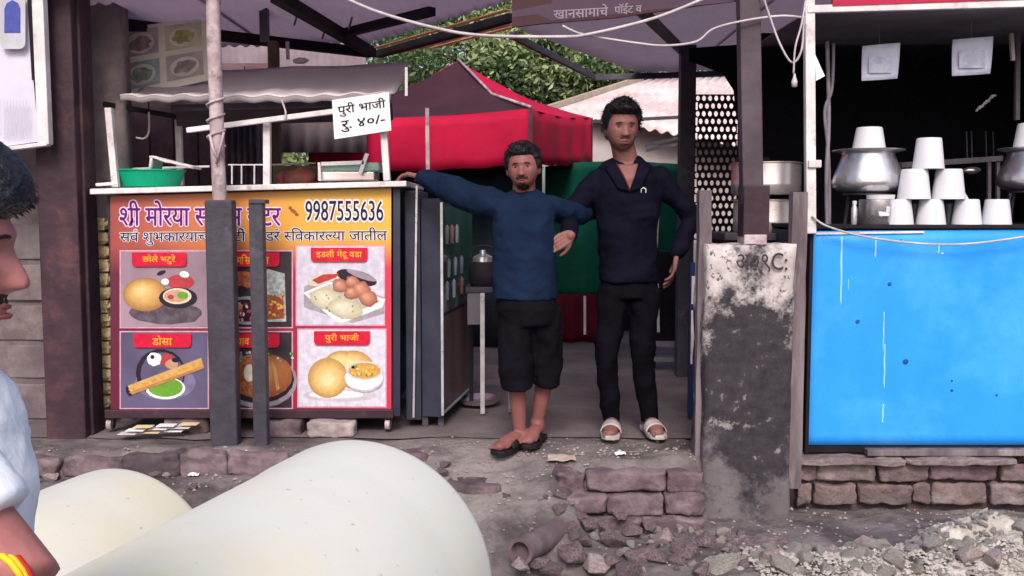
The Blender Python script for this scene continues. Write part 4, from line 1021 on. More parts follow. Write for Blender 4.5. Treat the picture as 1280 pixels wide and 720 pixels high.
# local z: 0 at the top of the pillar, -1.25 at its foot
base = rmp(nz(7), [(.35, (.30, .25, .27)), (.55, (.52, .47, .48)), (.7, (.66, .61, .62))])
low = rmp(nz(6), [(.3, (.085, .072, .085)), (.7, (.16, .14, .155))])
lowmask = rmp(mathn('ADD', mathn('MULTIPLY', sp.outputs['Z'], -1), mathn('MULTIPLY', nz(3.0), .35)), [(.98, (0, 0, 0)), (1.10, (1, 1, 1))])
zz = mathn('MULTIPLY', sp.outputs['Z'], -1)
sm = mathn('ADD', mathn('MULTIPLY', nz(4.5, 12, .72), 1.25), mathn('MULTIPLY', mathn('ABSOLUTE', mathn('ADD', zz, -.62), 0), -.62))
sm = mathn('ADD', sm, mathn('MULTIPLY', mathn('ABSOLUTE', mathn('ADD', sp.outputs['X'], -.02), 0), -.9))
mould = rmp(sm, [(.18, (0, 0, 0)), (.32, (1, 1, 1))])
spots = rmp(nz(30, 4, .6), [(.60, (0, 0, 0)), (.66, (1, 1, 1))])
rust = rmp(nz(9, 4), [(.58, (0, 0, 0)), (.68, (1, 1, 1))])
c = mixc(rust, base, (.36, .22, .22)); c = mixc(spots, c, (.10, .085, .10)); c = mixc(lowmask, c, low)
mcol = rmp(nz(22, 8), [(.3, (.014, .012, .018)), (.62, (.038, .032, .042)), (.74, (.28, .25, .27))])
c = mixc(mould, c, mcol)
Lk.new(c, bs.inputs['Base Color'])
bpn = nt.nodes.new('ShaderNodeBump'); bpn.inputs['Strength'].default_value = .5; bpn.inputs['Distance'].default_value = .02; Lk.new(nz(14, 10), bpn.inputs['Height']); Lk.new(bpn.outputs[0], bs.inputs['Normal'])
bm = bmesh.new(); bmesh.ops.create_cube(bm, size=1); bmesh.ops.subdivide_edges(bm, edges=bm.edges[:], cuts=14, use_grid_fill=True)
xa, xb = W(882, 400, 4.3).x, W(992, 400, 4.3).x; zt_, zb_ = W(0, 306, 4.3).z, -.36
for v in bm.verts:
    p = v.co.copy(); e = max(abs(p.x), abs(p.y)) * 2
    w = Vector((p.x * (xb - xa), p.y * .30, (p.z - .5) * (zt_ - zb_)))
    w += Vector((N(w, 5, 1), N(w, 5, 2), N(w, 5, 3))) * .014 + Vector((N(w, 18, 1), N(w, 18, 2), N(w, 18, 3))) * .006
    if abs(p.x) > .49 and abs(p.y) > .49: w.x *= .975; w.y *= .95
    v.co = w
for f_ in bm.faces: f_.smooth = True
me = bpy.data.meshes.new('concrete_pillar'); bm.to_mesh(me); bm.free(); me.materials.append(mp_)
pil = bpy.data.objects.new('concrete_pillar', me); COL.objects.link(pil); pil.location = ((xa + xb) / 2, 4.45, zt_)
tag(pil, 'stained whitewashed concrete pillar with black mould and faded lettering', 'pillar')
Q = Print(4.282, .001)
Q.text(['अ', '०', '९', 'C', ':'], 920, 316, 984, 340, flat('faded_ink', (.05, .035, .045)), 1, .012)
o = Q.build('painted_letters', None, None); o.parent = pil; o.location = -pil.location
def plank(px0, px1, py0, z0, Y, d, m, label, name='weathered_plank', lean=0):
    q = MB(); a = W((px0 + px1) / 2, py0, Y); w_ = (px1 - px0) / 1200 * Y
    n = 14
    q.grid(lambda u, v: Vector((a.x + (u - .5) * w_ + lean * v + .006 * N((u * 2, v * 9, px0), 1), Y + .005 * N((u * 5, v * 12, px0), 1), z0 + (a.z - z0) * v)), 3, n)
    return tag(q.build(name, m, solid=d), label, 'plank')
plank(873, 889, 238, -.1, 4.40, .05, M['wood'], 'weathered upright plank against the left side of the dirty pillar')
plank(989, 1008, 240, -.12, 4.36, .05, M['wood'], 'weathered upright plank between the dirty pillar and the blue counter')
q = MB(); q.bb(W(864, 400, 5.2).x, W(874, 400, 5.2).x, 5.2, 5.24, W(0, 455, 5.2).z, W(0, 388, 5.2).z, M['whitepaint']); q.bb(W(864, 400, 5.2).x, W(874, 400, 5.2).x, 5.2, 5.24, W(0, 380, 5.2).z, W(0, 345, 5.2).z, M['whitepaint']); q.bb(W(862, 400, 5.2).x, W(874, 400, 5.2).x, 5.205, 5.235, .02, W(0, 328, 5.2).z, mat('dark_blue_paint', (.012, .025, .10), None, .5))
tag(q.build('blue_white_pole', None), 'dark blue pole with two white bands left of the dirty pillar', 'pole')

# ------------------------------------------------------------------ perforated screens
def screen(px0, px1, py0, py1, Y, cell, label, m):
    a = W(px0, py1, Y); b_ = W(px1, py0, Y); q = MB()
    nx = max(1, round((b_.x - a.x) / cell)); nz_ = max(1, round((b_.z - a.z) / (cell * 1.25))); cw = (b_.x - a.x) / nx; ch = (b_.z - a.z) / nz_
    for j in range(nz_):
        off = cw * .5 * (j % 2)
        for i in range(nx):
            cx = a.x + (i + .5) * cw + off; cz = a.z + (j + .5) * ch
            sq = [(cx + dx * cw / 2, Y, cz + dz * ch / 2) for dx, dz in ((1, 0), (1, 1), (0, 1), (-1, 1), (-1, 0), (-1, -1), (0, -1), (1, -1))]
            ho = [(cx + math.cos(t_) * cw * .34, Y, cz + math.sin(t_) * ch * .36) for t_ in [i_ * PI / 4 for i_ in range(8)]]
            q.add(sq + ho, [(i_, (i_ + 1) % 8, 8 + (i_ + 1) % 8, 8 + i_) for i_ in range(8)])
    return tag(q.build('perforated_screen', m, solid=.008), label, 'screen')
screen(866, 922, 118, 300, 6.3, .040, 'dark perforated screen with rows of holes behind the brown post', M['dark'])
screen(958, 1008, 150, 205, 6.9, .036, 'dim perforated screen above the steel pots left of the white stall post', M['dark'])
# backdrops coloured near-black to paint in the interior shade
dk = MB(); dk.bb(1.90, 3.9, 7.6, 7.68, 0, 2.4); tag(dk.build('shade_backdrop', M['black']), 'backdrop coloured black for interior shade deep behind the steel pots', 'wall')
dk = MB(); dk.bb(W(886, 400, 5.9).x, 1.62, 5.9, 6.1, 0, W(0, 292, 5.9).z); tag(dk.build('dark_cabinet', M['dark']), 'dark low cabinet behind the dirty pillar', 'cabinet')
dk = MB(); dk.add(*slab([(862, 60), (1004, 50), (1004, 150), (922, 150), (918, 112), (905, 92), (880, 82), (862, 76)], 6.35, .03, M['black'])); tag(dk.build('hanging_shade_sheet', None), 'added black sheet for the shade under the roof above the perforated screen', 'sheet')
dk = MB(); dk.bb(1.50, 1.78, 6.40, 6.45, 0, 2.3); tag(dk.build('shade_partition', M['black']), 'narrow partition coloured black for interior shade behind the steel pots', 'partition')

# steel vessels on a table
tb = thing('pot_table', 'dark table carrying two big steel pots behind the dirty pillar', 'table', (W(958, 400, 5.35).x, 5.35, 0))
q = MB(); q.bb(W(900, 400, 5.2).x, W(1003, 400, 5.2).x, 5.12, 5.6, W(0, 300, 5.2).z, W(0, 291, 5.2).z); q.build('table_top', M['dkpost'], tb, bevel=.004)
for px in (903, 1000):
    for Y in (5.15, 5.57):
        q = MB(); x = W(px, 400, 5.2).x; q.beam((x, Y, 0), (x, Y, W(0, 300, 5.2).z), .03, .03); q.build('leg', M['dark'], tb)
def vessel(px, pyb, pyt, r, Y, label):
    c = W(px, pyb, Y); h = W(px, pyt, Y).z - c.z
    t = thing('steel_pot', label, 'pot', c, 'big steel pots behind the pillar')
    q = MB(); q.lathe([(r * .96, 0), (r, .01), (r, h * .3), (r * 1.004, h * .32), (r, h * .34), (r, h - .008), (r * 1.05, h - .004), (r * 1.05, h), (r * .96, h), (r * .95, .012), (.001, .01)], c, M['steel'], 40); q.build('body', None, t, auto=40)
    q = MB(); q.lathe([(r * 1.0, h + .002), (r * .9, h + .008), (.02, h + .016), (.02, h + .03), (.001, h + .032)], c, M['dark'], 32); q.build('lid', None, t, auto=40)
vessel(957, 290, 250, .18, 5.38, 'lower big steel pot standing on the dark table')
vessel(957, 244, 204, .19, 5.38, 'upper big steel pot stacked on the lower one')

# ------------------------------------------------------------------ blue stall
BS = 4.50
bl = thing('blue_stall', 'tea stall with a bright blue front panel, white post and red fascia', 'stall', (2.15, BS, 0))
x0_, x1_ = W(1013, 400, BS).x, 2.95
zb0, zt0 = W(0, 556, BS).z, W(0, 289, BS).z
q = MB(); q.grid(lambda u, v: Vector((x0_ + (x1_ - x0_) * u, BS + .0025 * N((u * 3, v * 2, 0), 1.2, 3), zb0 + (zt0 - zb0) * v + (.012 * u * v))), 40, 20)
q.build('front_panel', M['blue'], bl, smooth=True, solid=.008)
q = MB(); q.bb(x0_, x0_ + .01, BS + .01, BS + .9, zb0, zt0); q.build('side_panel', M['navy'], bl)
q = MB(); q.bb(x0_ - .004, x1_, BS - .016, BS + .9, zt0 + .012, zt0 + .03); q.build('counter_top', M['dark'], bl, bevel=.003)
q = MB(); q.beam(W(1020, 292, BS - .010), W(1155, 290, BS - .010), .004, .010); q.build('white_edge_strip', M['whitepaint'], bl)
q = MB(); q.bb(x0_ - .01, x1_, BS - .005, BS + .03, zb0 - .035, zb0 - .004); q.bb(x0_ - .012, x0_ + .004, BS - .006, BS + .03, zb0 - .03, zt0); q.build('bottom_frame', M['dark'], bl)
q = MB(); q.beam((W(1088, 400, 4.46).x, 4.47, .018), (x1_, 4.47, .018), .05, .03); q.build('ground_board', M['wood'], bl, bevel=.004)
for (px, a, b_, w_) in [(1052, 296, 383, .010), (1095, 296, 324, .008), (1105, 390, 440, .006), (1106, 430, 488, .007), (1104, 505, 530, .009), (1061, 340, 370, .004), (1174, 305, 318, .007)]:
    q = MB(); n = 8; q.tube([W(px + .25 * math.sin(k_ * 1.7) - (k_ / n) * 1.0, a + (b_ - a) * k_ / n, BS - .004) for k_ in range(n + 1)], [w_ * .5 * (.5 + .5 * math.sin(PI * (k_ + .6) / (n + 1.2))) for k_ in range(n + 1)], None, 6)
    q.build('paint_drip', M['drip'], bl, smooth=True)
for (px, py, r) in [(1112, 355, .010), (1072, 402, .011), (1132, 452, .014), (1190, 488, .007), (1190, 476, .005), (1246, 494, .006), (1126, 300, .004), (1178, 317, .006)]:
    q = MB(); p = W(px, py, BS - .0055); q.lathe([(.001, .002), (r * .7, .002), (r, 0)], p, None, 12, Matrix.Rotation(PI / 2, 3, 'X')); q.build('dent_disc', mat('dent_shade_blue', (.01, .10, .35), None, .5) if py != 317 else M['drip'], bl)  # flat discs, the darker blue paints in the shade of dents
q = MB(); q.beam(W(1013, 292, BS - .03), W(1011, -20, BS - .03), .045, .04); q.build('front_post', M['whitepaint'], bl, bevel=.004)
q = MB(); q.box(W(1017, 205, BS - .04), (.06, .05, .035)); q.build('post_bracket', M['whitepaint'], bl, bevel=.004)
q = MB(); q.beam(W(1008, 12, BS - .04), W(1300, 4, BS - .04), .03, .034); q.build('top_beam', M['whitepaint'], bl, bevel=.003)
q = MB(); q.beam(W(1040, 3, BS - .05), W(1300, -6, BS - .05), .02, .035); q.beam(W(1000, -18, BS - .05), W(1300, -26, BS - .05), .02, .08); q.build('fascia', mat('crimson_fascia', (.45, .01, .06), None, .5), bl)
zc = W(0, 12, BS).z
q = MB(); q.grid(lambda u, v: Vector((1.40 + 2.2 * u, BS + 1.15 * v, zc + .01 + .02 * v + .006 * N((u * 6, v * 5, 0), 1))), 20, 8); q.build('ceiling_sheet', mat('stall_ceiling', (.22, .20, .24), (.15, .13, .16), .7, 3, .2), bl, smooth=True, solid=.01)
q = MB(); q.bb(1.45, 3.6, 5.75, 5.80, 0, 2.2); q.bb(3.0, 3.05, 4.6, 5.74, 0, 2.2); q.build('back_panel', M['black'], bl)  # black panels paint in the darkness of the stall interior
# papers
for (x0p, y0p, x1p, y1p, lab) in [(1077, 57, 1122, 101, 'bluish notice sheet hanging left in the dark stall'), (1190, 49, 1238, 95, 'bluish notice sheet hanging right in the dark stall')]:
    q = MB(); Y = 4.80
    q.grid(lambda u, v: W(x0p + (x1p - x0p) * u + 2 * v, y1p + (y0p - y1p) * v - 3 * u, Y) + Vector((0, .012 * math.sin(3 * u + 2 * v), 0)), 6, 6)
    o = q.build('notice_sheet', M['paper'], None, smooth=True, solid=.002); tag(o, lab, 'notice', 'notice sheets in the blue stall')
    q = MB(); q.grid(lambda u, v: W(x0p + 9 + (x1p - x0p - 16) * u, y1p - 10 + (y0p - y1p + 24) * v, Y - .006), 4, 4); z = q.build('print', mat('notice_print', (.55, .55, .80), (.75, .75, .95), .8, 25), None, solid=.001); z.parent = o
    q = MB(); q.tube([W((x0p + x1p) / 2, y0p, Y), W((x0p + x1p) / 2, y0p - 22, Y)], .002, None, 5); z = q.build('string', M['hose']); z.parent = o
# pots with wide rims
def degchi(px, pyb, pyt, Y, r, label):
    c = W(px, pyb, Y); h = W(px, pyt, Y).z - c.z
    t = thing('aluminium_pot', label, 'pot', c, 'wide rimmed aluminium tea pots')
    q = MB(); q.lathe([(.001, 0), (r * .62, 0), (r * .86, .012), (r * .97, .030), (r * 1.0, .052), (r * .93, h * .45), (r * .82, h * .68), (r * .73, h * .88), (r * .74, h - .014), (r * 1.0, h - .004), (r * 1.01, h), (r * .99, h + .003), (r * .78, h - .004), (r * .70, h * .85)], c, M['alu'], 48); q.build('body', None, t, auto=45)
    q = MB(); q.lathe([(.001, h + .004), (r * .74, h + .001), (r * .76, h - .01)], c, M['alu'], 40); q.build('lid', None, t, auto=45)
    s_ = MB(); zc0 = zt0 + .03
    for a in range(3):
        an = a * 2.1 + .5; s_.beam((c.x + r * .6 * math.cos(an), c.y + r * .6 * math.sin(an), zc0), (c.x + r * .5 * math.cos(an), c.y + r * .5 * math.sin(an), c.z), .012, .012)
    s_.lathe([(r * .62, -.012), (r * .68, -.012), (r * .68, -.002), (r * .62, -.002)], c, None, 28)
    so = tag(s_.build('burner_stand', M['dkpost']), 'dark metal stand under the ' + ('left' if px < 1150 else 'right') + ' aluminium pot', 'stand')
    return c, h
PY = 4.80
c, h = degchi(1084, 241, 188, PY, .172, 'left wide rimmed aluminium pot with a white cup upside down on its lid')
c2, h2 = degchi(1292, 238, 186, PY, .172, 'right wide rimmed aluminium pot cut by the picture edge')
def cup(px, pyb, wpx, hpx, Y, label, grp='white cups on the blue stall', rz=0):
    b_ = W(px, pyb, Y); r = wpx / 2400 * Y; hh = hpx / 1200 * Y
    q = MB(); q.lathe([(r * .96, .003), (r, 0), (r, .004), (r * .985, .006), (r * .78, hh - .006), (r * .74, hh), (r * .70, hh + .001), (.001, hh + .0005)], (0, 0, 0), M['cup'], 32)
    q.lathe([(r * .9, .004), (r * .70, hh - .008), (.001, hh - .008)], (0, 0, 0), M['cup'], 24)
    o = q.build('paper_cup', None, None, auto=40); o.location = b_; tag(o, label, 'cup', grp); return o
ca = cup(1086, 186, 40, 27, PY, 'white cup upside down on the lid of the left aluminium pot'); ca.location.z = c.z + h + .004
cb_ = cup(1288, 184, 40, 30, PY, 'white cup upside down on the lid of the right aluminium pot'); cb_.location.z = c2.z + h2 + .004
ZC = zt0 + .03
CY = 4.62
for (px, lab) in [(1123, 'leftmost white cup in the bottom row of the cup pyramid'), (1163, 'second white cup from the left in the bottom row'), (1208, 'third white cup from the left in the bottom row'), (1245, 'rightmost white cup in the bottom row, outside the pyramid')]:
    o = cup(px, 283, 36, 31, CY, lab); o.location.z = ZC
hc = 31 / 1200 * CY
for (px, lab) in [(1142, 'left white cup of the middle row of the pyramid'), (1185, 'right white cup of the middle row of the pyramid')]:
    o = cup(px, 253, 40, 37, CY, lab); o.location.z = ZC + hc + .001
o = cup(1160, 217, 38, 38, CY, 'topmost white cup of the pyramid'); o.location.z = ZC + hc + 37 / 1200 * CY + .002
o = cup(1192, 253, 34, 9, CY + .08, 'white lid edge peeking out behind the middle row of cups'); o.location.z = ZC + hc
for (px, dz) in ((1143, 0), (1186, 0)):
    t = thing('glass_tumbler', 'dark glass tumbler between the ' + ('left' if px < 1160 else 'right') + ' cups of the bottom row', 'glass', W(px, 283, CY + .07), 'tumblers behind the cups')
    q = MB(); q.lathe([(.024, 0), (.032, .10), (.030, .10), (.022, .006), (.001, .006)], (t.location.x, t.location.y, ZC), M['glass'], 20); q.build('glass', None, t, auto=40)
# canister, bottle
t = thing('steel_canister', 'steel canister with a white rim under the left aluminium pot', 'canister', (W(1092, 400, 4.66).x, 4.66, ZC))
q = MB(); q.lathe([(.082, 0), (.086, .005), (.084, .12), (.001, .121)], t.location, M['alu'], 28); q.build('body', None, t, auto=40)
q = MB(); q.lathe([(.060, .122), (.064, .122), (.066, .142), (.060, .142), (.001, .142)], t.location + Vector((.012, -.01, 0)), M['cup'], 24); q.build('rim', None, t, auto=40)
q = MB(); q.box(t.location + Vector((.0, -.088, .05)), (.05, .012, .02), j=.004); q.box(t.location + Vector((.018, -.089, .07)), (.02, .012, .03), j=.003); q.build('tap', M['cup'], t, bevel=.004)
t = thing('small_bottle', 'small dark bottle with a white cap left of the steel canister', 'bottle', (W(1064, 400, 4.6).x, 4.6, ZC))
q = MB(); q.lathe([(.012, 0), (.014, .01), (.014, .075), (.007, .095), (.001, .095)], t.location, M['chrome'], 16); q.build('body', None, t, auto=40)
q = MB(); q.lathe([(.010, .095), (.011, .112), (.001, .113)], t.location, M['cup'], 14); q.build('cap', None, t)
# rack inside
rk = thing('inner_rack', 'grey metal rack at the back of the dark stall', 'rack', W(1200, 280, 5.5))
q = MB(); q.beam(W(1118, 207, 5.5), W(1252, 198, 5.5), .03, .03); q.build('rail', M['hose'], rk)
for (px, m) in ((1236, 'hose'), (1247, 'hose'), (1262, 'dkpost'), (1125, 'dkpost')):
    q = MB(); q.beam(W(px, 203, 5.49), W(px, 284, 5.49), .018, .02); q.build('upright', M[m], rk)
for px in (1208, 1214, 1232, 1241):
    q = MB(); q.beam(W(px, 164, 5.55), W(px + 1, 200, 5.55), .007, .007); q.build('rod', M['dkpost'], rk)
q = MB(); q.ell(W(1215, 213, 5.45), (.05, .02, .02), None, None, 12, 8, .5); q.build('shiny_ladle', M['alu'], rk, smooth=True)
q = MB(); q.beam(W(1264, 42, 5.1), W(1266, 76, 5.1), .018, .018); tag(q.build('white_tube', M['whitepaint']), 'short white tube at the upper right inside the stall', 'tube')
q = MB(); q.beam(W(1272, 40, 5.2), W(1271, 150, 5.2), .022, .022); tag(q.build('dim_pole', M['hose']), 'dim pole at the right edge inside the stall', 'pole')
q = MB()
for k_ in range(9):
    p = W(1221 + k_ * 2.6, 138 - k_ * 2.3, 5.3); q.ell(p, (.008 + .004 * (k_ % 3), .006, .007), None, None, 8, 6, .4, 5, k_)
tag(q.build('clip_glints', M['cup'], smooth=True), 'white beads standing in for glints on a clip in the dark stall', 'strand')  # white beads painted in as glints of a hanging clip
for (pts, r, lab) in [([(1034, 52), (1036, 150), (1033, 220), (1034, 290)], .010, 'left grey hose hanging inside the white post'), ([(1042, 54), (1040, 110), (1031, 140), (1036, 200), (1037, 290)], .008, 'right grey hose hanging inside the white post')]:
    q = MB(); q.tube(crom([W(x, y, 4.75) for x, y in pts], 6), r, None, 8); tag(q.build('hanging_hose', M['hose'], smooth=True), lab, 'hose')
q = MB(); q.add(*slab([(1019, 68), (1031, 95), (1020, 101)], 4.46, .003, M['paper2'])); tag(q.build('paper_tag', None), 'torn paper tag on the white stall post', 'paper tag')
# ------------------------------------------------------------------ cables
def cable(pts, r, label, m='cable', n=8, name='cable'):
    q = MB(); q.tube(crom([W(*p) for p in pts], n), r, None, 6); return tag(q.build(name, M[m], smooth=True), label, 'cable')
cable([(415, -10, 4.4), (470, 14, 4.4), (540, 34, 4.4), (600, 44, 4.4), (700, 46, 4.4), (740, 42, 4.4), (820, 22, 4.38), (890, -6, 4.35)], .0075, 'thick pale cable sagging across the top in front of the trees')
cable([(703, 32, 4.42), (722, 41, 4.42), (745, 46, 4.42), (790, 53, 4.42), (830, 57, 4.42), (870, 52, 4.42), (892, 36, 4.42), (930, 26, 4.38), (975, 20, 4.4), (1006, 22, 4.42)], .0055, 'thin pale cable dipping below the roof near the dark post')
cable([(952, -10, 4.38), (962, 20, 4.38), (975, 55, 4.38), (990, 78, 4.38), (1002, 62, 4.38), (1005, 20, 4.38)], .005, 'white looped cable beside the stall post')
cable([(1008, -5, 4.36), (1002, 30, 4.36), (994, 60, 4.36), (992, 92, 4.36)], .0045, 'white lead with plug end hanging by the stall post')
q = MB(); p = W(993, 102, 4.36); q.lathe([(.001, -.025), (.012, -.022), (.014, 0), (.006, .022), (.004, .035)], p, None, 12); tag(q.build('plug', M['cable'], smooth=True), 'small white plug dangling left of the stall post', 'plug')
cable([(1015, 270, 4.44), (1030, 281, 4.43), (1060, 291, 4.43), (1100, 299, 4.43), (1160, 305, 4.43), (1220, 304, 4.43), (1300, 293, 4.43)], .005, 'white cable sagging across the top of the blue panel')
cable([(100, 135, 4.97), (108, 150, 4.97), (115, 170, 4.97)], .003, 'short thin wire by the brown column')
cable([(186, 140, 5.3), (186, 165, 5.3), (180, 173, 5.3), (170, 172, 5.3)], .006, 'white curled pipe under the awning above the basin')
cable([(352, 125, 4.9), (357, 140, 4.9), (356, 150, 4.9)], .005, 'short white tie on the awning rail')

# ------------------------------------------------------------------ second cart seen end-on, stove table
c2_ = thing('side_cabinet_cart', 'second cart seen end on, dark face and glazed jar shelves', 'cart', (-.42, 5.1, 0))
A0 = Vector((-.475, 5.03, 0)); A1 = Vector((-.372, 5.0, 0)); A2 = Vector((-.245, 5.85, 0)); A3 = Vector((-.36, 5.9, 0))
z0c, z1c = .07, 1.22
q = MB(); q.add([p + Vector((0, 0, z)) for z in (z0c, z1c) for p in (A0, A1, A2, A3)], [(3, 2, 1, 0), (4, 5, 6, 7), (0, 1, 5, 4), (1, 2, 6, 5), (2, 3, 7, 6), (3, 0, 4, 7)]); q.build('body', M['navy'], c2_)
nrm = Vector((.99, -.15, 0)) * .006
def side(u, z): return A1.lerp(A2, u) + nrm + Vector((0, 0, z))
q = MB(); q.add([side(.03, .62), side(.97, .62), side(.97, 1.18), side(.03, 1.18)], [(0, 1, 2, 3)]); q.build('glass_pane', M['glass'], c2_, solid=.003)
q = MB(); q.add([side(.03, .10), side(.97, .10), side(.97, .60), side(.03, .60)], [(0, 1, 2, 3)]); q.build('lower_poster', M['brownposter'], c2_, solid=.003)
q = MB(); q.beam(side(0, .08), side(0, 1.2), .013, .013); q.build('edge_trim', M['chrome'], c2_)
q = MB(); q.beam(side(0, .09), side(1, .09), .012, .012); q.build('bottom_trim', M['chrome'], c2_)
for u, z in ((.15, .98), (.3, .98), (.45, .98), (.2, .80), (.4, .80), (.6, .80), (.15, .68), (.35, .68), (.6, .68)):
    q = MB(); q.lathe([(.03, 0), (.032, .09), (.02, .105), (.001, .105)], side(u, z) + nrm * 2.5 - Vector((.035, 0, 0)), mat('jar%d%d' % (u * 100, z * 100), random.choice([(.22, .26, .28), (.30, .12, .10), (.40, .40, .44), (.14, .16, .20)]), None, .3), 12); q.build('jar', None, c2_, auto=40)
for px in (530, 550):
    q = MB(); x = W(px, 400, 5.02).x; q.beam((x, 5.06, 0), (x, 5.06, z0c), .03, .03); q.build('leg', M['dkpost'], c2_)
sv = thing('stove_table', 'small dark table with a pale metal leg beside the man in blue', 'table', (-.15, 5.5, 0))
q = MB(); q.bb(-.26, .02, 5.35, 5.65, .70, .73); q.build('table_top', M['dkpost'], sv, bevel=.004)
for (x, Y, m) in ((-.165, 5.33, 'chrome'), (-.01, 5.37, 'hose'), (-.24, 5.62, 'dark'), (0, 5.62, 'dark')):
    q = MB(); q.beam((x, Y, .02), (x, Y, .70), .024, .024); q.build('leg', M[m], sv)
q = MB(); q.bb(-.25, -.17, 5.36, 5.40, .52, .70); q.build('side_sheet', mat('grey_sheet', (.16, .15, .19), None, .6), sv)
kt = thing('black_kettle', 'sooty black kettle with a shiny lid on the dark table', 'kettle', (-.165, 5.45, .73))
q = MB(); q.lathe([(.065, 0), (.082, .03), (.078, .11), (.06, .14), (.001, .142)], kt.location, M['dark'], 24); q.build('body', None, kt, auto=50)
q = MB(); q.lathe([(.06, .14), (.058, .165), (.02, .185), (.018, .205), (.001, .206)], kt.location, M['alu'], 20); q.build('lid', None, kt, auto=50)
q = MB(); q.tube(crom([kt.location + Vector(p) for p in ((-.07, 0, .15), (-.05, 0, .22), (.05, 0, .22), (.07, 0, .15))], 5), .006, None, 6); q.build('handle', M['dark'], kt, smooth=True)
t = thing('steel_plate', 'shiny curved steel plate on the floor under the small table', 'plate', (-.20, 5.6, .03)); q = MB(); q.lathe([(.001, .004), (.10, .004), (.13, .03), (.135, .03), (.11, 0), (.001, 0)], t.location, M['alu'], 28); q.build('dish', None, t, auto=50)

# ------------------------------------------------------------------ background: tent, green tarp, tin roof, trees
tn = thing('red_tent', 'red pyramid canopy tent with bright red valance behind the men', 'tent', (-.4, 8.4, 0))
TA, TB, TC, TD = Vector((-1.56, 7.5, 1.88)), Vector((.14, 7.35, 1.93)), Vector((.76, 9.3, 2.05)), Vector((-1.3, 9.6, 2.02)); PK = W(573, 76, 8.4)
def tri_sag(a, b_, pk, seed):
    q = MB()
    def fn(u, v):
        p = a.lerp(b_, u).lerp(pk, v)
        p.z -= .10 * math.sin(PI * v) * (.7 + .3 * math.sin(PI * u)); p.z -= .03 * math.sin(PI * u) * (1 - v)
        p += Vector((0, 0, .012 * N((u * 5 * (1 - v), v * 5, seed), 1))); return p
    return q.grid(fn, 16, 12)
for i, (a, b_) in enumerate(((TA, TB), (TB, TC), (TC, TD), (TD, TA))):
    tri_sag(a, b_, PK, i).build('roof_panel', mat('tent_top_shade%d' % i, (.055, .016, .028), (.038, .011, .020), .7, 2.5, .2) if i in (0,) else M['red'], tn, smooth=True, solid=.003)  # front panel coloured darker than the red to paint in shade
    q = MB(); q.grid(lambda u, v: a.lerp(b_, u) + Vector((.01 * math.sin(u * 25 + i), -.02 * v + .012 * math.sin(u * 31) * v, -.42 * v - .03 * math.sin(PI * u) + .012 * abs(math.sin(u * 12)) * v)), 40, 5)
    q.build('valance', M['red'], tn, smooth=True, solid=.003)
for p in (TA, TB, TC, TD):
    q = MB(); q.beam((p.x, p.y, 0), p, .03, .03); q.build('leg', M['dkpost'], tn)
# pale piping along right hip
q = MB(); q.tube([PK + Vector((0, -.02, .01)), PK.lerp(TB, .5) + Vector((0, -.03, -.09)), TB + Vector((0, -.02, .01))], .012, None, 6); q.build('piping', M['pinkpost'], tn, smooth=True)
gt = MB()
gt.grid(lambda u, v: Vector((.30 + 1.3 * u, 8.7 + .05 * math.sin(u * 17 + v) + .04 * N((u * 6, v * 3, 0), 1), .38 + (1.18 + .05 * math.sin(u * 3)) * v)), 60, 16)
tag(gt.build('green_tarp', M['green'], smooth=True, solid=.004), 'dark green tarpaulin curtain hanging behind the two men', 'tarpaulin')
gt = MB(); gt.grid(lambda u, v: Vector((.15 + .65 * u, 8.3 + .03 * math.sin(u * 20), .02 + .42 * v)), 30, 4)
tag(gt.build('maroon_cloth', M['redd'], smooth=True, solid=.004), 'maroon cloth hanging low behind the two men', 'cloth')
q = MB(); q.beam(W(731, 370, 7.8), W(731, 418, 7.8), .02, .02); tag(q.build('white_stake', M['whitepaint']), 'short white stake beside the maroon cloth', 'stake')
q = MB(); q.beam(W(824, 230, 7.2), W(820, 310, 7.2), .022, .02); tag(q.build('bright_slat', M['whitepaint']), 'narrow bright slat seen right of the tall man', 'slat')
q = MB(); q.beam(W(822, 355, 7.2), W(823, 415, 7.2), .018, .02); tag(q.build('bright_slat', M['whitepaint']), 'lower narrow bright slat beside the tall man leg', 'slat')
q = MB(); q.bb(W(824, 400, 7.3).x, W(850, 400, 7.3).x, 7.3, 7.5, .15, .85); tag(q.build('dark_crate', M['dark']), 'dark crate behind the tall man on the low bench', 'crate')
bn = thing('low_bench', 'low dark bench with two pale slats behind the tall man', 'bench', (W(838, 400, 6.9).x, 6.9, 0))
for (py, m) in ((430, 'hose'), (448, 'hose')):
    q = MB(); q.beam(W(815, py, 6.9), W(866, py, 6.9), .10, .03); q.build('slat', M[m], bn)
for px in (817, 862):
    q = MB(); q.beam(W(px, 432, 6.92), (W(px, 432, 6.92).x, 6.92, .02), .03, .03); q.build('leg', M['dark'], bn)
q = MB(); q.grid(lambda u, v: Vector((-1.5 + 1.75 * u, 8.0 + .02 * math.sin(u * 30), .02 + 1.62 * v)), 50, 4); tag(q.build('tent_shade_sheet', mat('tent_shade_teal', (.018, .028, .040), (.010, .016, .026), .8, 3), smooth=True, solid=.004), 'added dark teal backdrop for the shade below the red tent valance', 'sheet')  # added dark backdrop that paints in the shade under the tent
# low kerb/wall far behind
q = MB(); q.bb(-1.2, 1.6, 9.2, 9.3, 0, .5); tag(q.build('low_back_wall', M['dark']), 'dark low wall closing the passage behind the men', 'wall')
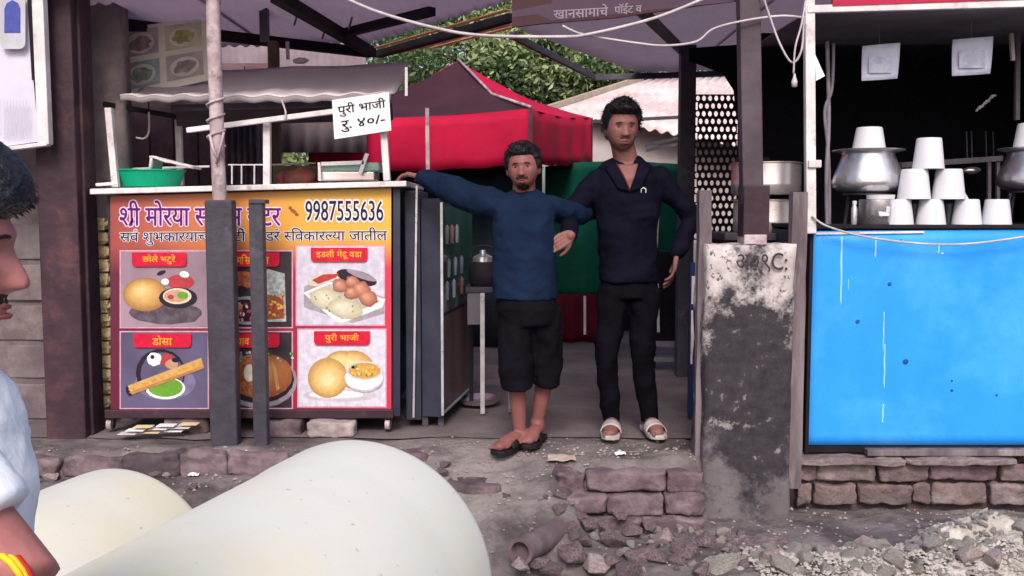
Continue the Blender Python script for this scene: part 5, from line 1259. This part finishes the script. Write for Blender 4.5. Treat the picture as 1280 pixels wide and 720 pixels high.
# tin roof hut
ht = thing('tin_roof_hut', 'hut with pale pinkish corrugated tin roof behind the tall man', 'hut', (1.6, 11, 0))
E0, E1, R0, R1 = W(738, 200, 9.4), W(1000, 208, 9.4), W(800, 101, 12.2), W(1010, 86, 12.2)
E00 = W(682, 140, 9.8)
q = MB()
def rf(u, v):
    a = E00.lerp(E1 + Vector((.6, 0, 0)), u); a.z = a.z * 1; b_ = R0.lerp(R1 + Vector((.6, 0, 0)), u); p = a.lerp(b_, v); p.z += .018 * math.sin(u * 2 * PI * 26); return p
q.grid(rf, 180, 8); q.build('roof_sheet', M['tin'], ht, smooth=True, solid=.01)
q = MB(); q.beam(E00 + Vector((0, -.03, .03)), R0 + Vector((0, -.03, .03)), .07, .05); q.build('rake_board', mat('pale_wood', (.46, .38, .30), None, .8), ht)
q = MB(); q.bb(E00.x + .15, E1.x + .6, 9.95, 10.02, 0, E00.z - .06); q.build('wall', mat('pale_wall', (.60, .52, .53), (.45, .37, .38), .8, 1.5), ht)
for (a, b_) in (((740, 152), (860, 146)), ((806, 182), (850, 172)), ((808, 188), (848, 180))):
    q = MB(); q.beam(W(*a, 9.2), W(*b_, 9.2), .03, .03); q.build('cross_pole', M['dkpost'], ht)

leafmats = [M['leaf1'], M['leaf2'], M['leaf3']]
def tree(loc, trunk_h, crown_c, crown_r, n, label, wts=(5, 3, 3), ls=.07, cat='tree', name='leafy_tree', group=None):
    t = thing(name, label, cat, loc, group)
    q = MB(); L = Vector(loc); cc = Vector(crown_c)
    q.tube(crom([L, L.lerp(cc, .4) + Vector((.08, 0, 0)), cc], 5), [.13 - .008 * i for i in range(11)], None, 9)
    cl = []
    for i in range(60):
        d = Vector((random.gauss(0, 1), random.gauss(0, 1), random.gauss(0, 1))).normalized() * random.uniform(.35, 1.0)
        p = cc + Vector((d.x * crown_r[0], d.y * crown_r[1], d.z * crown_r[2])); cl.append(p)
        if i < 14: q.tube([cc + (p - cc) * .05, cc.lerp(p, .5) + Vector((0, 0, -.05)), p], [.05, .03, .008], None, 6)
    q.build('trunk', M['bark'], t, smooth=True)
    f = MB(); mi_ = [leafmats[0]] * wts[0] + [leafmats[1]] * wts[1] + [leafmats[2]] * wts[2]
    cm = [random.choice(mi_) for _ in cl]
    for i in range(n):
        k_ = random.randrange(len(cl)); p = cl[k_] + Vector((random.gauss(0, 1) * crown_r[0], random.gauss(0, 1) * crown_r[1], random.gauss(0, 1) * crown_r[2])) * .135
        s = ls * random.uniform(.6, 1.5); a = Vector((random.gauss(0, 1), random.gauss(0, 1), random.gauss(0, .8))).normalized(); b_ = a.cross(Vector((random.gauss(0, 1), random.gauss(0, 1), random.gauss(0, 1)))).normalized()
        f.add([p - a * s, p - a * s * .3 + b_ * s * .38, p + a * s * .4 + b_ * s * .3, p + a * s, p + a * s * .4 - b_ * s * .3, p - a * s * .3 - b_ * s * .38], [(0, 1, 2, 3, 4, 5)], cm[k_] if random.random() < .9 else random.choice(mi_))
    f.build('crown', None, t)
tree((-.6, 14, 0), 2, (-.6, 14, 3.3), (2.0, 1.2, 1.3), 36000, 'big leafy tree behind the red tent', (4, 4, 5), .042)
tree((1.2, 13.6, 0), 2, (.9, 13.6, 3.3), (1.3, .9, 1.0), 22000, 'brighter leafy tree just left of the tin roof', (4, 6, 2), .042)
tree((-3.2, 10.8, 0), 1, (-2.55, 10.6, 1.9), (1.0, .6, .9), 5000, 'yellow green leafy bush seen over the cart counter', (2, 8, 1), .05, 'bush', 'leafy_bush')
tree((-6.5, 14, 0), 2, (-6.2, 14, 3.0), (2.6, 1.2, 1.6), 6000, 'dark leafy tree far behind the grey wall on the left', (4, 1, 6), .09)
tree((5.2, 15, 0), 2, (5.0, 15, 3.4), (2.6, 1.2, 1.8), 6000, 'dark leafy tree far behind the blue stall', (4, 1, 6), .09)

# ------------------------------------------------------------------ people
def headp(az, el, k=1.0):
    dx, dy, dz = math.sin(az) * math.cos(el), math.cos(az) * math.cos(el), math.sin(el)
    x, y, z = .078 * dx, .095 * dy, .114 * dz
    t = max(0, -dz); fr = max(0, dy)
    x *= 1 - .24 * t ** 1.8
    if dz > 0: x *= 1 + .03 * dz
    if dy < 0: y *= 1 - .40 * t ** 1.2
    y += fr * (-.010 * gs(dz, .5) * 0 + .016 * gs(dz + .80, .28))
    if dz < 0: y += fr * .010 * min(1, t * 1.6)
    f2 = ss(0.2, .7, dy)
    zz_ = z
    nose = (ss(.022, -.030, zz_) if zz_ > -.030 else ss(-.044, -.030, zz_))
    y += f2 * .023 * nose * gs(x, .0105 + .006 * nose)
    y += f2 * .007 * nose * gs(abs(x) - .012, .007) * gs(zz_ + .032, .009)
    y += f2 * .006 * gs(zz_ - .030, .010) * gs(x, .045)
    y -= f2 * .011 * gs(abs(x) - .031, .014) * gs(zz_ - .008, .012)
    y += f2 * .0075 * gs(zz_ + .058, .0055) * gs(x, .020) + f2 * .0085 * gs(zz_ + .071, .006) * gs(x, .017)
    y -= f2 * .004 * gs(zz_ + .0645, .0025) * gs(x, .020)
    y -= f2 * .005 * gs(zz_ + .085, .006) * gs(x, .02)
    return Vector((x, y, z)) * k
def headmesh(mb, Mh, off=None, nu=88, nv=66, m=None):
    vs_ = []
    for i in range(nv + 1):
        el = -PI / 2 + PI * i / nv
        for k_ in range(nu):
            az = 2 * PI * k_ / nu
            p = headp(az, el)
            if off:
                n_ = Vector((p.x / .077 ** 2, p.y / .097 ** 2, p.z / .118 ** 2)).normalized(); p = p + n_ * off(az, el, p)
            vs_.append(Mh @ p)
    fs = [(i * nu + k_, i * nu + (k_ + 1) % nu, (i + 1) * nu + (k_ + 1) % nu, (i + 1) * nu + k_) for i in range(nv) for k_ in range(nu)]
    mb.add(vs_, fs, m)
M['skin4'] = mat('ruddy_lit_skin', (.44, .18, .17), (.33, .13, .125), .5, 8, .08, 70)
def voxel(mb, name, size, smooth, m, parent, wr=0, wsc=9, seed=0, sit=.5):
    me = mb.mesh(name + '_src'); o = bpy.data.objects.new(name + '_src', me); COL.objects.link(o)
    r = o.modifiers.new('r', 'REMESH'); r.mode = 'VOXEL'; r.voxel_size = size; r.adaptivity = 0
    if smooth: s_ = o.modifiers.new('s', 'SMOOTH'); s_.iterations = smooth; s_.factor = sit
    dg = bpy.context.evaluated_depsgraph_get(); nm = bpy.data.meshes.new_from_object(o.evaluated_get(dg)); bpy.data.objects.remove(o); bpy.data.meshes.remove(me)
    nm.name = name
    if wr:
        nm.update()
        nr = [v.normal.copy() for v in nm.vertices]
        for v, n_ in zip(nm.vertices, nr):
            p = v.co; q_ = Vector((p.x * wsc, p.y * wsc, p.z * wsc * .8))
            w = abs(N(q_, 1.0, seed)) * -2 + .6 + .5 * N(q_, 2.3, seed + 1) - .5 * abs(N(Vector((q_.x * 2, q_.y * 2, q_.z * 3.2)), 1.3, seed + 2))
            v.co = p + n_ * (w * wr)
    nm.materials.clear(); nm.materials.append(m)
    nm.polygons.foreach_set('use_smooth', [True] * len(nm.polygons)); nm.update()
    ob = bpy.data.objects.new(name, nm); COL.objects.link(ob)
    if parent: ob.parent = parent; ob.location = -parent.location
    return ob
def hand(mb, wrist, d, nrm_, thumb_side, curl=.5, sc=1.0):
    """d: direction of the fingers, nrm_: palm side, fingers curl towards it"""
    d = Vector(d).normalized(); n_ = (Vector(nrm_) - d * Vector(nrm_).dot(d)).normalized(); s_ = d.cross(n_) * thumb_side
    w = Vector(wrist)
    for k_ in range(4):
        o_ = s_ * (.028 - k_ * .0185) * sc
        mb.tube([w + o_ * .6, w + d * .045 * sc + o_ * .95, w + d * .085 * sc + o_], [.015 * sc, .014 * sc, .012 * sc], None, 10, round_=True)
        L = (.040, .045, .041, .031)[k_] * sc; p = w + d * .088 * sc + o_; a = curl * (.6 + .12 * k_)
        pts = [p - d * .01]
        dd = d.copy(); rs = [.0092 * sc]
        for j in range(3):
            dd = (Matrix.Rotation(a, 3, d.cross(n_)) @ dd) if True else dd
            p = p + dd * L * (1, .75, .6)[j]; pts.append(p); rs.append((.0088, .0082, .0072)[j] * sc)
        mb.tube(pts, rs, None, 8, round_=True)
    p = w + s_ * .022 * sc + d * .015 * sc
    mb.tube([p, p + (s_ * .026 + d * .024 + n_ * .008) * sc, p + (s_ * .038 + d * .052 + n_ * .018) * sc, p + (s_ * .040 + d * .076 + n_ * .026) * sc], [.0145 * sc, .012 * sc, .010 * sc, .0085 * sc], None, 8, round_=True)
def foot(mb, ankle, d, gz, sc=1.0):
    a = Vector(ankle); d = Vector(d); d.z = 0; d.normalize(); g_ = Vector((a.x, a.y, gz))
    mb.tube([a, g_ + Vector((0, 0, .045)) - d * .02], [.038 * sc, .036 * sc], None, 12, round_=True)
    mb.tube([g_ - d * .045 + Vector((0, 0, .034)), g_ + d * .05 + Vector((0, 0, .042)), g_ + d * .12 + Vector((0, 0, .026)), g_ + d * .16 + Vector((0, 0, .018))], [.033 * sc, .036 * sc, .040 * sc, .030 * sc], None, 12, .75, round_=True)
    s_ = d.cross(Vector((0, 0, 1)))
    for k_ in range(5):
        b_ = g_ + d * (.165 - .010 * k_) + s_ * (.030 - .0155 * k_); mb.tube([b_ + Vector((0, 0, .017)), b_ + d * (.034 - .003 * k_) + Vector((0, 0, .012))], [.012 - .0012 * k_, .0095 - .001 * k_], None, 7, round_=True)
def hairoff(style, seed):
    def f(az, el, p):
        a = abs((az + PI) % (2 * PI) - PI)  # 0 = front
        if style == 'fore': front = .048
        else: front = .066
        line = front if a < .9 else (front + (-.01 - front) * ss(.9, 1.35, a)) if a < 1.35 else (-.01 + (-.055 + .01) * ss(1.5, 2.3, a))
        m_ = ss(line - .006, line + .010, p.z)
        th = {'tall': .022, 'blue': .020, 'fore': .019}[style]
        top = ss(.0, .09, p.z)
        t_ = th * (.45 + .75 * top)
        if style == 'fore': t_ += .020 * (1 - ss(.3, 1.3, a)) * top
        if style == 'tall': t_ += .014 * gs(a, 1.0) * top
        t_ += {'fore': .003, 'tall': .006, 'blue': .010}[style] * N(p, 40, seed) * 1.4 + (.001 if style == 'fore' else .003) * N(p, 110, seed + 1)
        return m_ * t_ - .006 * (1 - m_)
    return f
def tufts(mb, Mh, style, seed, n, ln, r, front_bias=True):
    of = hairoff(style, seed); random.seed(seed)
    i = 0
    while i < n:
        az = random.uniform(-PI, PI); el = random.uniform(-.5, 1.5); p = headp(az, el); o_ = of(az, el, p)
        if o_ < .008: i += .2; continue
        nn = Vector((p.x / .077 ** 2, p.y / .097 ** 2, p.z / .118 ** 2)).normalized()
        b_ = p + nn * (o_ - .004); fl = Vector((random.gauss(0, .35), (.7 if front_bias else -.2) + random.gauss(0, .3), -.25 + random.gauss(0, .25)))
        d = (nn * {'fore': .06, 'tall': .30, 'blue': .55}[style] + fl * .8); d = (d - nn * min(0, d.dot(nn)) * .9).normalized(); e = b_ + d * ln * random.uniform(.5, 1.2) + Vector((0, 0, -ln * (.05 if style == 'fore' else .2)))
        mb.tube([Mh @ b_, Mh @ (b_.lerp(e, .5) + nn * ln * .10), Mh @ e], [r, r * .8, r * .15], None, 4); i += 1
def headM(c, yaw, pitch=0, roll=0, sc=1.0):
    return Matrix.Translation(Vector(c)) @ Matrix.Rotation(yaw, 4, 'Z') @ Matrix.Rotation(pitch, 4, 'X') @ Matrix.Rotation(roll, 4, 'Y') @ Matrix.Scale(sc, 4)
def face_bits(par, Mh, browm, beard=None, lipm='lip', lk=.75):
    for sx in (-1, 1):
        q = MB(); q.ell(Mh @ Vector((sx * .031, .0705, .008)), (.0120, .0110, .0055), M['eyew'], Mh.to_3x3().normalized(), 14, 10); q.ell(Mh @ Vector((sx * .031, .0795, .008)), (.0050, .0030, .0044), M['ink'], Mh.to_3x3().normalized(), 10, 8)
        q.build('eye', None, par, smooth=True)
        q = MB(); pts = []
        for k_ in range(6):
            x = sx * (.014 + .0065 * k_); az = math.atan2(x, .09); p = Vector((x, .0935 - 5.5 * x * x, (.0225 + .0045 * math.sin(PI * (k_ + 1.5) / 6.5)))); pts.append(Mh @ p)
        q.tube(pts, [.0022, .0034, .0036, .0032, .0026, .0014], None, 6, .8); q.build('eyebrow', browm, par, smooth=True)
    q = MB(); 
    for zc_, hh, ww in ((-.0590, .0032, .021), (-.0700, .0042, .018)):
        q.tube([Mh @ Vector((x * ww, .1005 - .022 * x * x + (.0015 if zc_ < -.065 else 0), zc_ + .002 * (1 - abs(x)))) for x in (-1, -.6, -.2, .2, .6, 1)], [.0015 * lk, hh * lk, hh * 1.15 * lk, hh * 1.15 * lk, hh * lk, .0015 * lk], None, 8)
    q.build('lips', M[lipm], par, smooth=True)
    if beard:
        q = MB(); headmesh(q, Mh, beard, 88, 66); q.build('beard', M['beardb'], par, smooth=True)

# ---- tall man in black
YT = 4.86
tm = thing('person', 'tall person in black collared shirt and slim black trousers, standing in grey slides', 'person', (W(785, 400, YT).x, YT, 0.02))
def J(px, py, dy=0, Y=YT): return W(px, py, Y + dy)
hd = headM(J(777, 160, -.03), PI + .10, -.10, 0, 1.04)
b = MB(); headmesh(b, hd)
for sx in (-1, 1): b.ell(hd @ Vector((sx * .079, -.008, -.006)), (.012, .020, .032), None, hd.to_3x3().normalized(), 10, 8)
nk = J(783, 203, .02); ch = J(783, 262, .0); pv = J(786, 346, .0)
b.tube([hd @ Vector((0, -.015, -.045)), nk], [.057, .062], None, 16, round_=True)
SL, SR = J(746, 225, .0), J(823, 223, .0); EL, ER = J(711, 268, -.06), J(866, 272, .02); HL, HR = J(713, 294, -.27), J(846, 318, -.04)
b.loft([(J(783, 202, .01), .055, .05, 0), (J(783, 216), .11, .065, 0), (J(783, 226), .13, .075, 0), (J(783, 245), .135, .085, 0), (J(784, 285), .12, .08, 0), (J(785, 320), .11, .075, 0), (J(786, 350), .12, .08, 0), (J(786, 370), .12, .085, 0)], None, 24)
b.tube([SL, EL, HL], [.045, .037, .026], None, 14, round_=True); b.tube([SR, ER, HR], [.045, .037, .026], None, 14, round_=True)
KL, KR = J(757, 445, -.03), J(803, 442, .0); AL, AR = J(765, 531, .02), J(812, 529, .03)
b.tube([J(768, 365), KL, AL], [.074, .048, .034], None, 16, round_=True); b.tube([J(805, 365), KR, AR], [.074, .048, .034], None, 16, round_=True)
foot(b, AL, (-.15, -1, 0), .035); foot(b, AR, (.12, -1, 0), .035)
hand(b, HL, Vector((-.75, -.15, -.45)), Vector((-.3, 1, -.2)), 1, .25, .95); hand(b, HR, J(842, 350, -.06) - HR, Vector((-1, .2, 0)), 1, .35, .95)
voxel(b, 'body', .0046, 1, M['skin1'], tm)
s = MB()
s.loft([(J(783, 196, .038), .066, .056, 0), (J(783, 201, .032), .100, .068, 0), (J(783, 209, .015), .145, .084, 0), (J(783, 222), .170, .100, 0), (J(783, 248), .170, .112, 0), (J(784, 290), .152, .106, 0), (J(785, 325), .146, .104, 0), (J(786, 352), .152, .108, 0)], None, 28)
s.tube([SL, EL, EL.lerp(HL, .93)], [.060, .054, .040], None, 16, round_=True); s.tube([SR, ER, ER.lerp(HR, .96)], [.062, .056, .040], None, 16, round_=True)
shirt_t = voxel(s, 'shirt', .008, 5, M['blackshirt'], tm, .012, 7, 1)
s = MB(); hemL, hemR = J(765, 528, .02), J(812, 526, .03)
s.loft([(J(786, 372), .12, .10, 0), (J(786, 360), .145, .10, 0), (J(786, 340), .125, .085, 0)], None, 24)
s.tube([J(768, 362), KL, hemL], [.086, .062, .048], None, 18, round_=False); s.tube([J(805, 362), KR, hemR], [.086, .062, .048], None, 18, round_=False)
voxel(s, 'trousers', .008, 4, M['blackpants'], tm, .010, 7, 4)
# neck opening, collar: laid on the shirt surface
from mathutils.bvhtree import BVHTree
bv = BVHTree.FromPolygons([v.co.copy() for v in shirt_t.data.vertices], [tuple(p.vertices) for p in shirt_t.data.polygons])
def on(px, py, off):
    p = W(px, py, YT - .12); h_ = bv.ray_cast(p - Vector((0, .5, 0)), Vector((0, 1, 0)))[0]
    return Vector((p.x, (h_.y if h_ else YT - .06) - off, p.z))
def strip(pa, pb, off, m, name, th):
    s = MB(); s.grid(lambda u, v: on(pa(u)[0] + (pb(u)[0] - pa(u)[0]) * v, pa(u)[1] + (pb(u)[1] - pa(u)[1]) * v, off), 10, 5); return s.build(name, m, tm, smooth=True, solid=th)
L2 = lambda a, b__: (lambda u: (a[0] + (b__[0] - a[0]) * u, a[1] + (b__[1] - a[1]) * u))
strip(L2((771, 205), (787, 236)), L2((800, 204), (788, 236)), .004, M['skin1'], 'open_neck', .004)
strip(L2((769, 201), (787, 240)), L2((757, 209), (773, 236)), .012, M['blackshirt'], 'collar', .007)
strip(L2((802, 200), (788, 240)), L2((815, 208), (802, 235)), .012, M['blackshirt'], 'collar', .007)
strip(L2((771, 203), (787, 239)), L2((773, 203), (788, 237)), .015, M['redtrim'], 'collar_trim', .002)
s = MB(); s.tube([on(x, y, .004) for x, y in ((802, 241), (802, 236), (805, 234.5), (808, 236), (808, 241))], .0030, None, 5); s.build('chest_mark', M['whitepaint'], tm, smooth=True)
s = MB(); headmesh(s, hd, hairoff('tall', 3), 110, 80); tufts(s, hd, 'tall', 31, 2200, .026, .0013); s.build('hair', M['hair'], tm, smooth=True); random.seed(11)
face_bits(tm, hd, M['hair'], lambda az, el, p: (.0012 + .001 * N(p, 90, 2) if (p.y > .05 and -.052 < p.z < -.040 and abs(p.x) < .026) else -.004))
for (A_, d) in ((AL, (-.15, -1, 0)), (AR, (.12, -1, 0))):
    d = Vector(d).normalized(); g_ = Vector((A_.x, A_.y, .022)); R3 = Matrix.Rotation(math.atan2(d.x, -d.y), 3, 'Z')
    s = MB(); prof = [(-.05, .07), (.0, .085), (.06, .09), (-.0, -.1)]
    pts = [(.035, .07), (.042, .03), (.038, -.03), (.046, -.09), (.050, -.14), (.044, -.18), (.02, -.205), (-.02, -.205), (-.044, -.18), (-.050, -.14), (-.045, -.09), (-.038, -.03), (-.042, .03), (-.035, .07)]
    s.add([g_ + R3 @ Vector((x, y, z)) for z in (0, .022) for x, y in pts], [tuple(range(14)), tuple(range(14, 28))[::-1]] + [(i, i + 14, (i + 1) % 14 + 14, (i + 1) % 14) for i in range(14)])
    sl = s.build('slide', M['sliderw'], tm, bevel=.004)
    s = MB(); s.grid(lambda u, v: g_ + R3 @ Vector((.052 * math.cos(PI * u), -.06 - .075 * v, .02 + .058 * math.sin(PI * u) * (1 - .22 * v))), 12, 4); s.build('slide_strap', M['sliderw'], tm, smooth=True, solid=.005)

# ---- man in blue
YB = 4.62
bm_ = thing('person', 'shorter curly haired person in blue shirt and dark shorts leaning an arm on the cart', 'person', (W(655, 400, YB).x, YB, 0))
def J(px, py, dy=0, Y=YB): return W(px, py, Y + dy)
hd = headM(J(654, 210, -.03), PI - .12, -.06, .06, .93)
b = MB(); headmesh(b, hd)
for sx in (-1, 1): b.ell(hd @ Vector((sx * .079, -.008, -.006)), (.012, .020, .032), None, hd.to_3x3().normalized(), 10, 8)
b.tube([hd @ Vector((0, -.015, -.05)), J(655, 246, .02)], [.052, .058], None, 16, round_=True)
SL, SR = J(622, 257, .0), J(687, 259, .02); EL, ER = J(572, 240, .08), J(718, 268, .16); HL, HR = J(529, 222, .22), J(752, 262, .42)
b.loft([(J(655, 246, .01), .055, .05, 0), (J(655, 258), .10, .065, 0), (J(655, 280), .12, .085, 0), (J(656, 320), .115, .08, 0), (J(658, 350), .11, .08, 0), (J(660, 375), .12, .085, 0), (J(662, 395), .12, .09, 0)], None, 24)
b.tube([SL, EL, HL], [.05, .038, .026], None, 14, round_=True); b.tube([SR, ER, HR], [.05, .038, .026], None, 14, round_=True)
KL, KR = J(645, 462, -.05), J(683, 462, .04); AL, AR = J(650, 543, .0), J(672, 528, .10)
b.tube([J(645, 385), KL, KL.lerp(AL, .35) + Vector((0, .02, 0)), AL], [.072, .044, .043, .029], None, 16, round_=True); b.tube([J(678, 385), KR, KR.lerp(AR, .35) + Vector((0, .02, 0)), AR], [.072, .044, .043, .029], None, 16, round_=True)
gz1, gz2 = .022, .035
foot(b, AL, (-.75, -1, 0), gz1); foot(b, AR, (-.3, -1, 0), gz2)
hand(b, HL, W(505, 216, 4.90) - HL, Vector((0, -.1, -1)), -1, .45, .95); hand(b, HR, Vector((.9, .1, -.1)), Vector((0, -1, 0)), 1, .4, .95)
voxel(b, 'body', .0046, 1, M['skin2'], bm_)
s = MB()
s.loft([(J(655, 237, .03), .060, .056, 0), (J(655, 243, .02), .105, .075, 0), (J(655, 250, .01), .132, .086, 0), (J(655, 260), .148, .098, 0), (J(655, 285), .152, .110, 0), (J(656, 320), .150, .112, 0), (J(656, 350), .154, .114, 0), (J(656, 373), .162, .118, 0)], None, 28)
s.tube([SL, EL, EL.lerp(HL, .93)], [.072, .074, .050], None, 16, round_=True); s.tube([SR, ER, ER.lerp(HR, .9)], [.058, .056, .042], None, 16, round_=True)
voxel(s, 'shirt', .008, 5, M['blueshirt'], bm_, .012, 6.5, 7)
s = MB(); s.loft([(J(660, 405), .13, .11, 0), (J(659, 385), .155, .118, 0), (J(657, 362), .125, .095, 0)], None, 24)
s.tube([J(645, 385), KL, KL.lerp(AL, .28)], [.084, .084, .080], None, 18); s.tube([J(680, 385), KR, KR.lerp(AR, .24)], [.084, .080, .076], None, 18)
voxel(s, 'shorts', .008, 4, M['darkshorts'], bm_, .011, 7, 9)
s = MB(); headmesh(s, hd, hairoff('blue', 5), 110, 80); tufts(s, hd, 'blue', 51, 1800, .018, .0014, False); s.build('hair', M['hair'], bm_, smooth=True); random.seed(12)
def bd(az, el, p):
    if p.y > .045 and -.053 < p.z < -.040 and abs(p.x) < .030: return .0035
    if p.y > .03 and p.z < -.078 and abs(p.x) < .03: return .004 + .002 * N(p, 90, 1)
    return -.005
face_bits(bm_, hd, M['hair'], bd)
for (A_, d, gz) in ((AL, (-.75, -1, 0), gz1), (AR, (-.3, -1, 0), gz2)):
    d = Vector(d).normalized(); g_ = Vector((A_.x, A_.y, gz - .02)); R3 = Matrix.Rotation(math.atan2(d.x, -d.y), 3, 'Z')
    s = MB(); pts = [(.035, .06), (.042, .03), (.036, -.03), (.044, -.09), (.050, -.14), (.044, -.18), (.02, -.205), (-.02, -.205), (-.044, -.18), (-.050, -.14), (-.045, -.09), (-.036, -.03), (-.042, .03), (-.035, .06)]
    s.add([g_ + R3 @ Vector((x, y, z)) for z in (0, .022) for x, y in pts], [tuple(range(14)), tuple(range(14, 28))[::-1]] + [(i, i + 14, (i + 1) % 14 + 14, (i + 1) % 14) for i in range(14)])
    s.build('slipper', M['slip'], bm_, bevel=.004)
    s = MB(); s.grid(lambda u, v: g_ + R3 @ Vector((.048 * math.cos(PI * u), -.07 - .05 * v, .02 + .055 * math.sin(PI * u) * (1 - .2 * v))), 12, 3); s.build('slipper_strap', M['slip'], bm_, smooth=True, solid=.006)

# ---- man in the foreground at the left edge
YF = 1.15
fm = thing('person', 'nearest person at the left edge in profile, white shirt and yellow wrist thread', 'person', (-.72, YF, -.45))
def J(px, py, dy=0, Y=YF): return W(px, py, Y + dy)
hd = headM(J(-99, 309, .0), -PI / 2 + .34, -.16, 0, 1.03)
b = MB(); headmesh(b, hd, None, 160, 120)
for sx in (-1, 1): b.ell(hd @ Vector((sx * .079, -.008, -.006)), (.012, .020, .032), None, hd.to_3x3().normalized(), 12, 10)
b.tube([hd @ Vector((0, -.02, -.05)), J(-112, 455)], [.056, .062], None, 16, round_=True)
R3 = -PI / 2
SN, SF = J(-132, 545, -.17), J(-130, 490, .20)
EN, EF = J(22, 724, -.17), J(-110, 740, .16)
HN, HF = J(-110, 790, -.28), J(-150, 860, .02)
b.loft([(J(-125, 462), .05, .055, R3), (J(-125, 490), .10, .06, R3), (J(-122, 530), .13, .075, R3), (J(-115, 620), .15, .10, R3), (J(-118, 720), .14, .10, R3), (J(-120, 850), .15, .11, R3), (J(-120, 930), .15, .11, R3)], None, 24)
b.tube([SN, EN, HN], [.046, .043, .028], None, 16, round_=True); b.tube([SF, EF, HF], [.055, .040, .027], None, 16, round_=True)
hp = Vector((-.78, YF, .42))
for s_ in (-1, 1):
    k_ = Vector((-.76, YF + s_ * .10, .0)); a_ = Vector((-.80, YF + s_ * .10, -.38))
    b.tube([hp + Vector((0, s_ * .09, 0)), k_, a_], [.085, .056, .036], None, 14, round_=True); foot(b, a_, (1, s_ * .1, 0), -.44)
hand(b, HN, Vector((-.6, .2, -.4)), Vector((0, 1, 0)), 1, .5); hand(b, HF, Vector((.6, -.5, .2)), Vector((0, -.3, -1)), 1, .5)
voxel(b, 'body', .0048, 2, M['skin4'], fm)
s = MB()
s.loft([(J(-125, 466), .075, .075, R3), (J(-125, 484), .15, .085, R3), (J(-125, 516), .18, .10, R3), (J(-115, 620), .18, .125, R3), (J(-118, 720), .17, .12, R3), (J(-120, 860), .175, .13, R3)], None, 28)
s.tube([SN, SN.lerp(EN, .35), SN.lerp(EN, .66)], [.070, .064, .060], None, 20, round_=False); s.tube([SF, SF.lerp(EF, .68)], [.07, .064], None, 20, round_=False)
voxel(s, 'shirt', .008, 4, M['wshirt'], fm, .008, 9, 3)
s = MB(); s.loft([(hp + Vector((0, 0, -.04)), .15, .12, R3), (hp + Vector((0, 0, .06)), .17, .125, R3), (hp + Vector((0, 0, .14)), .15, .11, R3)], None, 24)
for s_ in (-1, 1): s.tube([hp + Vector((0, s_ * .09, 0)), Vector((-.76, YF + s_ * .10, .0)), Vector((-.80, YF + s_ * .10, -.36))], [.10, .08, .065], None, 16)
voxel(s, 'trousers', .01, 4, M['blackpants'], fm, .006, 9, 2)
s = MB(); headmesh(s, hd, hairoff('fore', 8), 160, 110); tufts(s, hd, 'fore', 81, 6000, .009, .0006); s.build('hair', M['hairb'], fm, smooth=True); random.seed(13)
face_bits(fm, hd, M['hair'], lambda az, el, p: (.0010 + .002 * N(p, 120, 2) if (p.y > .035 and -.055 < p.z < -.038 and abs(p.x) < .034) else -.004))
HF, EF = EN.lerp(HN, .30), EN
dd = (HF - EF).normalized(); Rb = dd.to_track_quat('Z', 'Y').to_matrix()
for (o_, m) in ((0, 'yellow'), (.005, 'yellow'), (.010, 'redth')):
    s = MB(); c_ = HF - dd * (.010 + o_); s.tube([c_ + Rb @ Vector((.0400 * math.cos(t_ * PI / 10), .0400 * math.sin(t_ * PI / 10), 0)) for t_ in range(21)], .0034, None, 7); s.build('wrist_thread', M[m], fm, smooth=True)
s = MB(); s.lathe([(.070, 0), (.075, .02), (.066, .03), (.062, .0)], J(-112, 462), M['wshirt'], 24); s.build('collar', None, fm, auto=50)
for s_ in (-1, 1):
    s = MB(); p = Vector((-.80, YF + s_ * .10, -.44)); s.ell(p + Vector((.07, 0, .03)), (.15, .055, .045), None, None, 16, 8); s.build('shoe', M['slip'], fm, smooth=True)
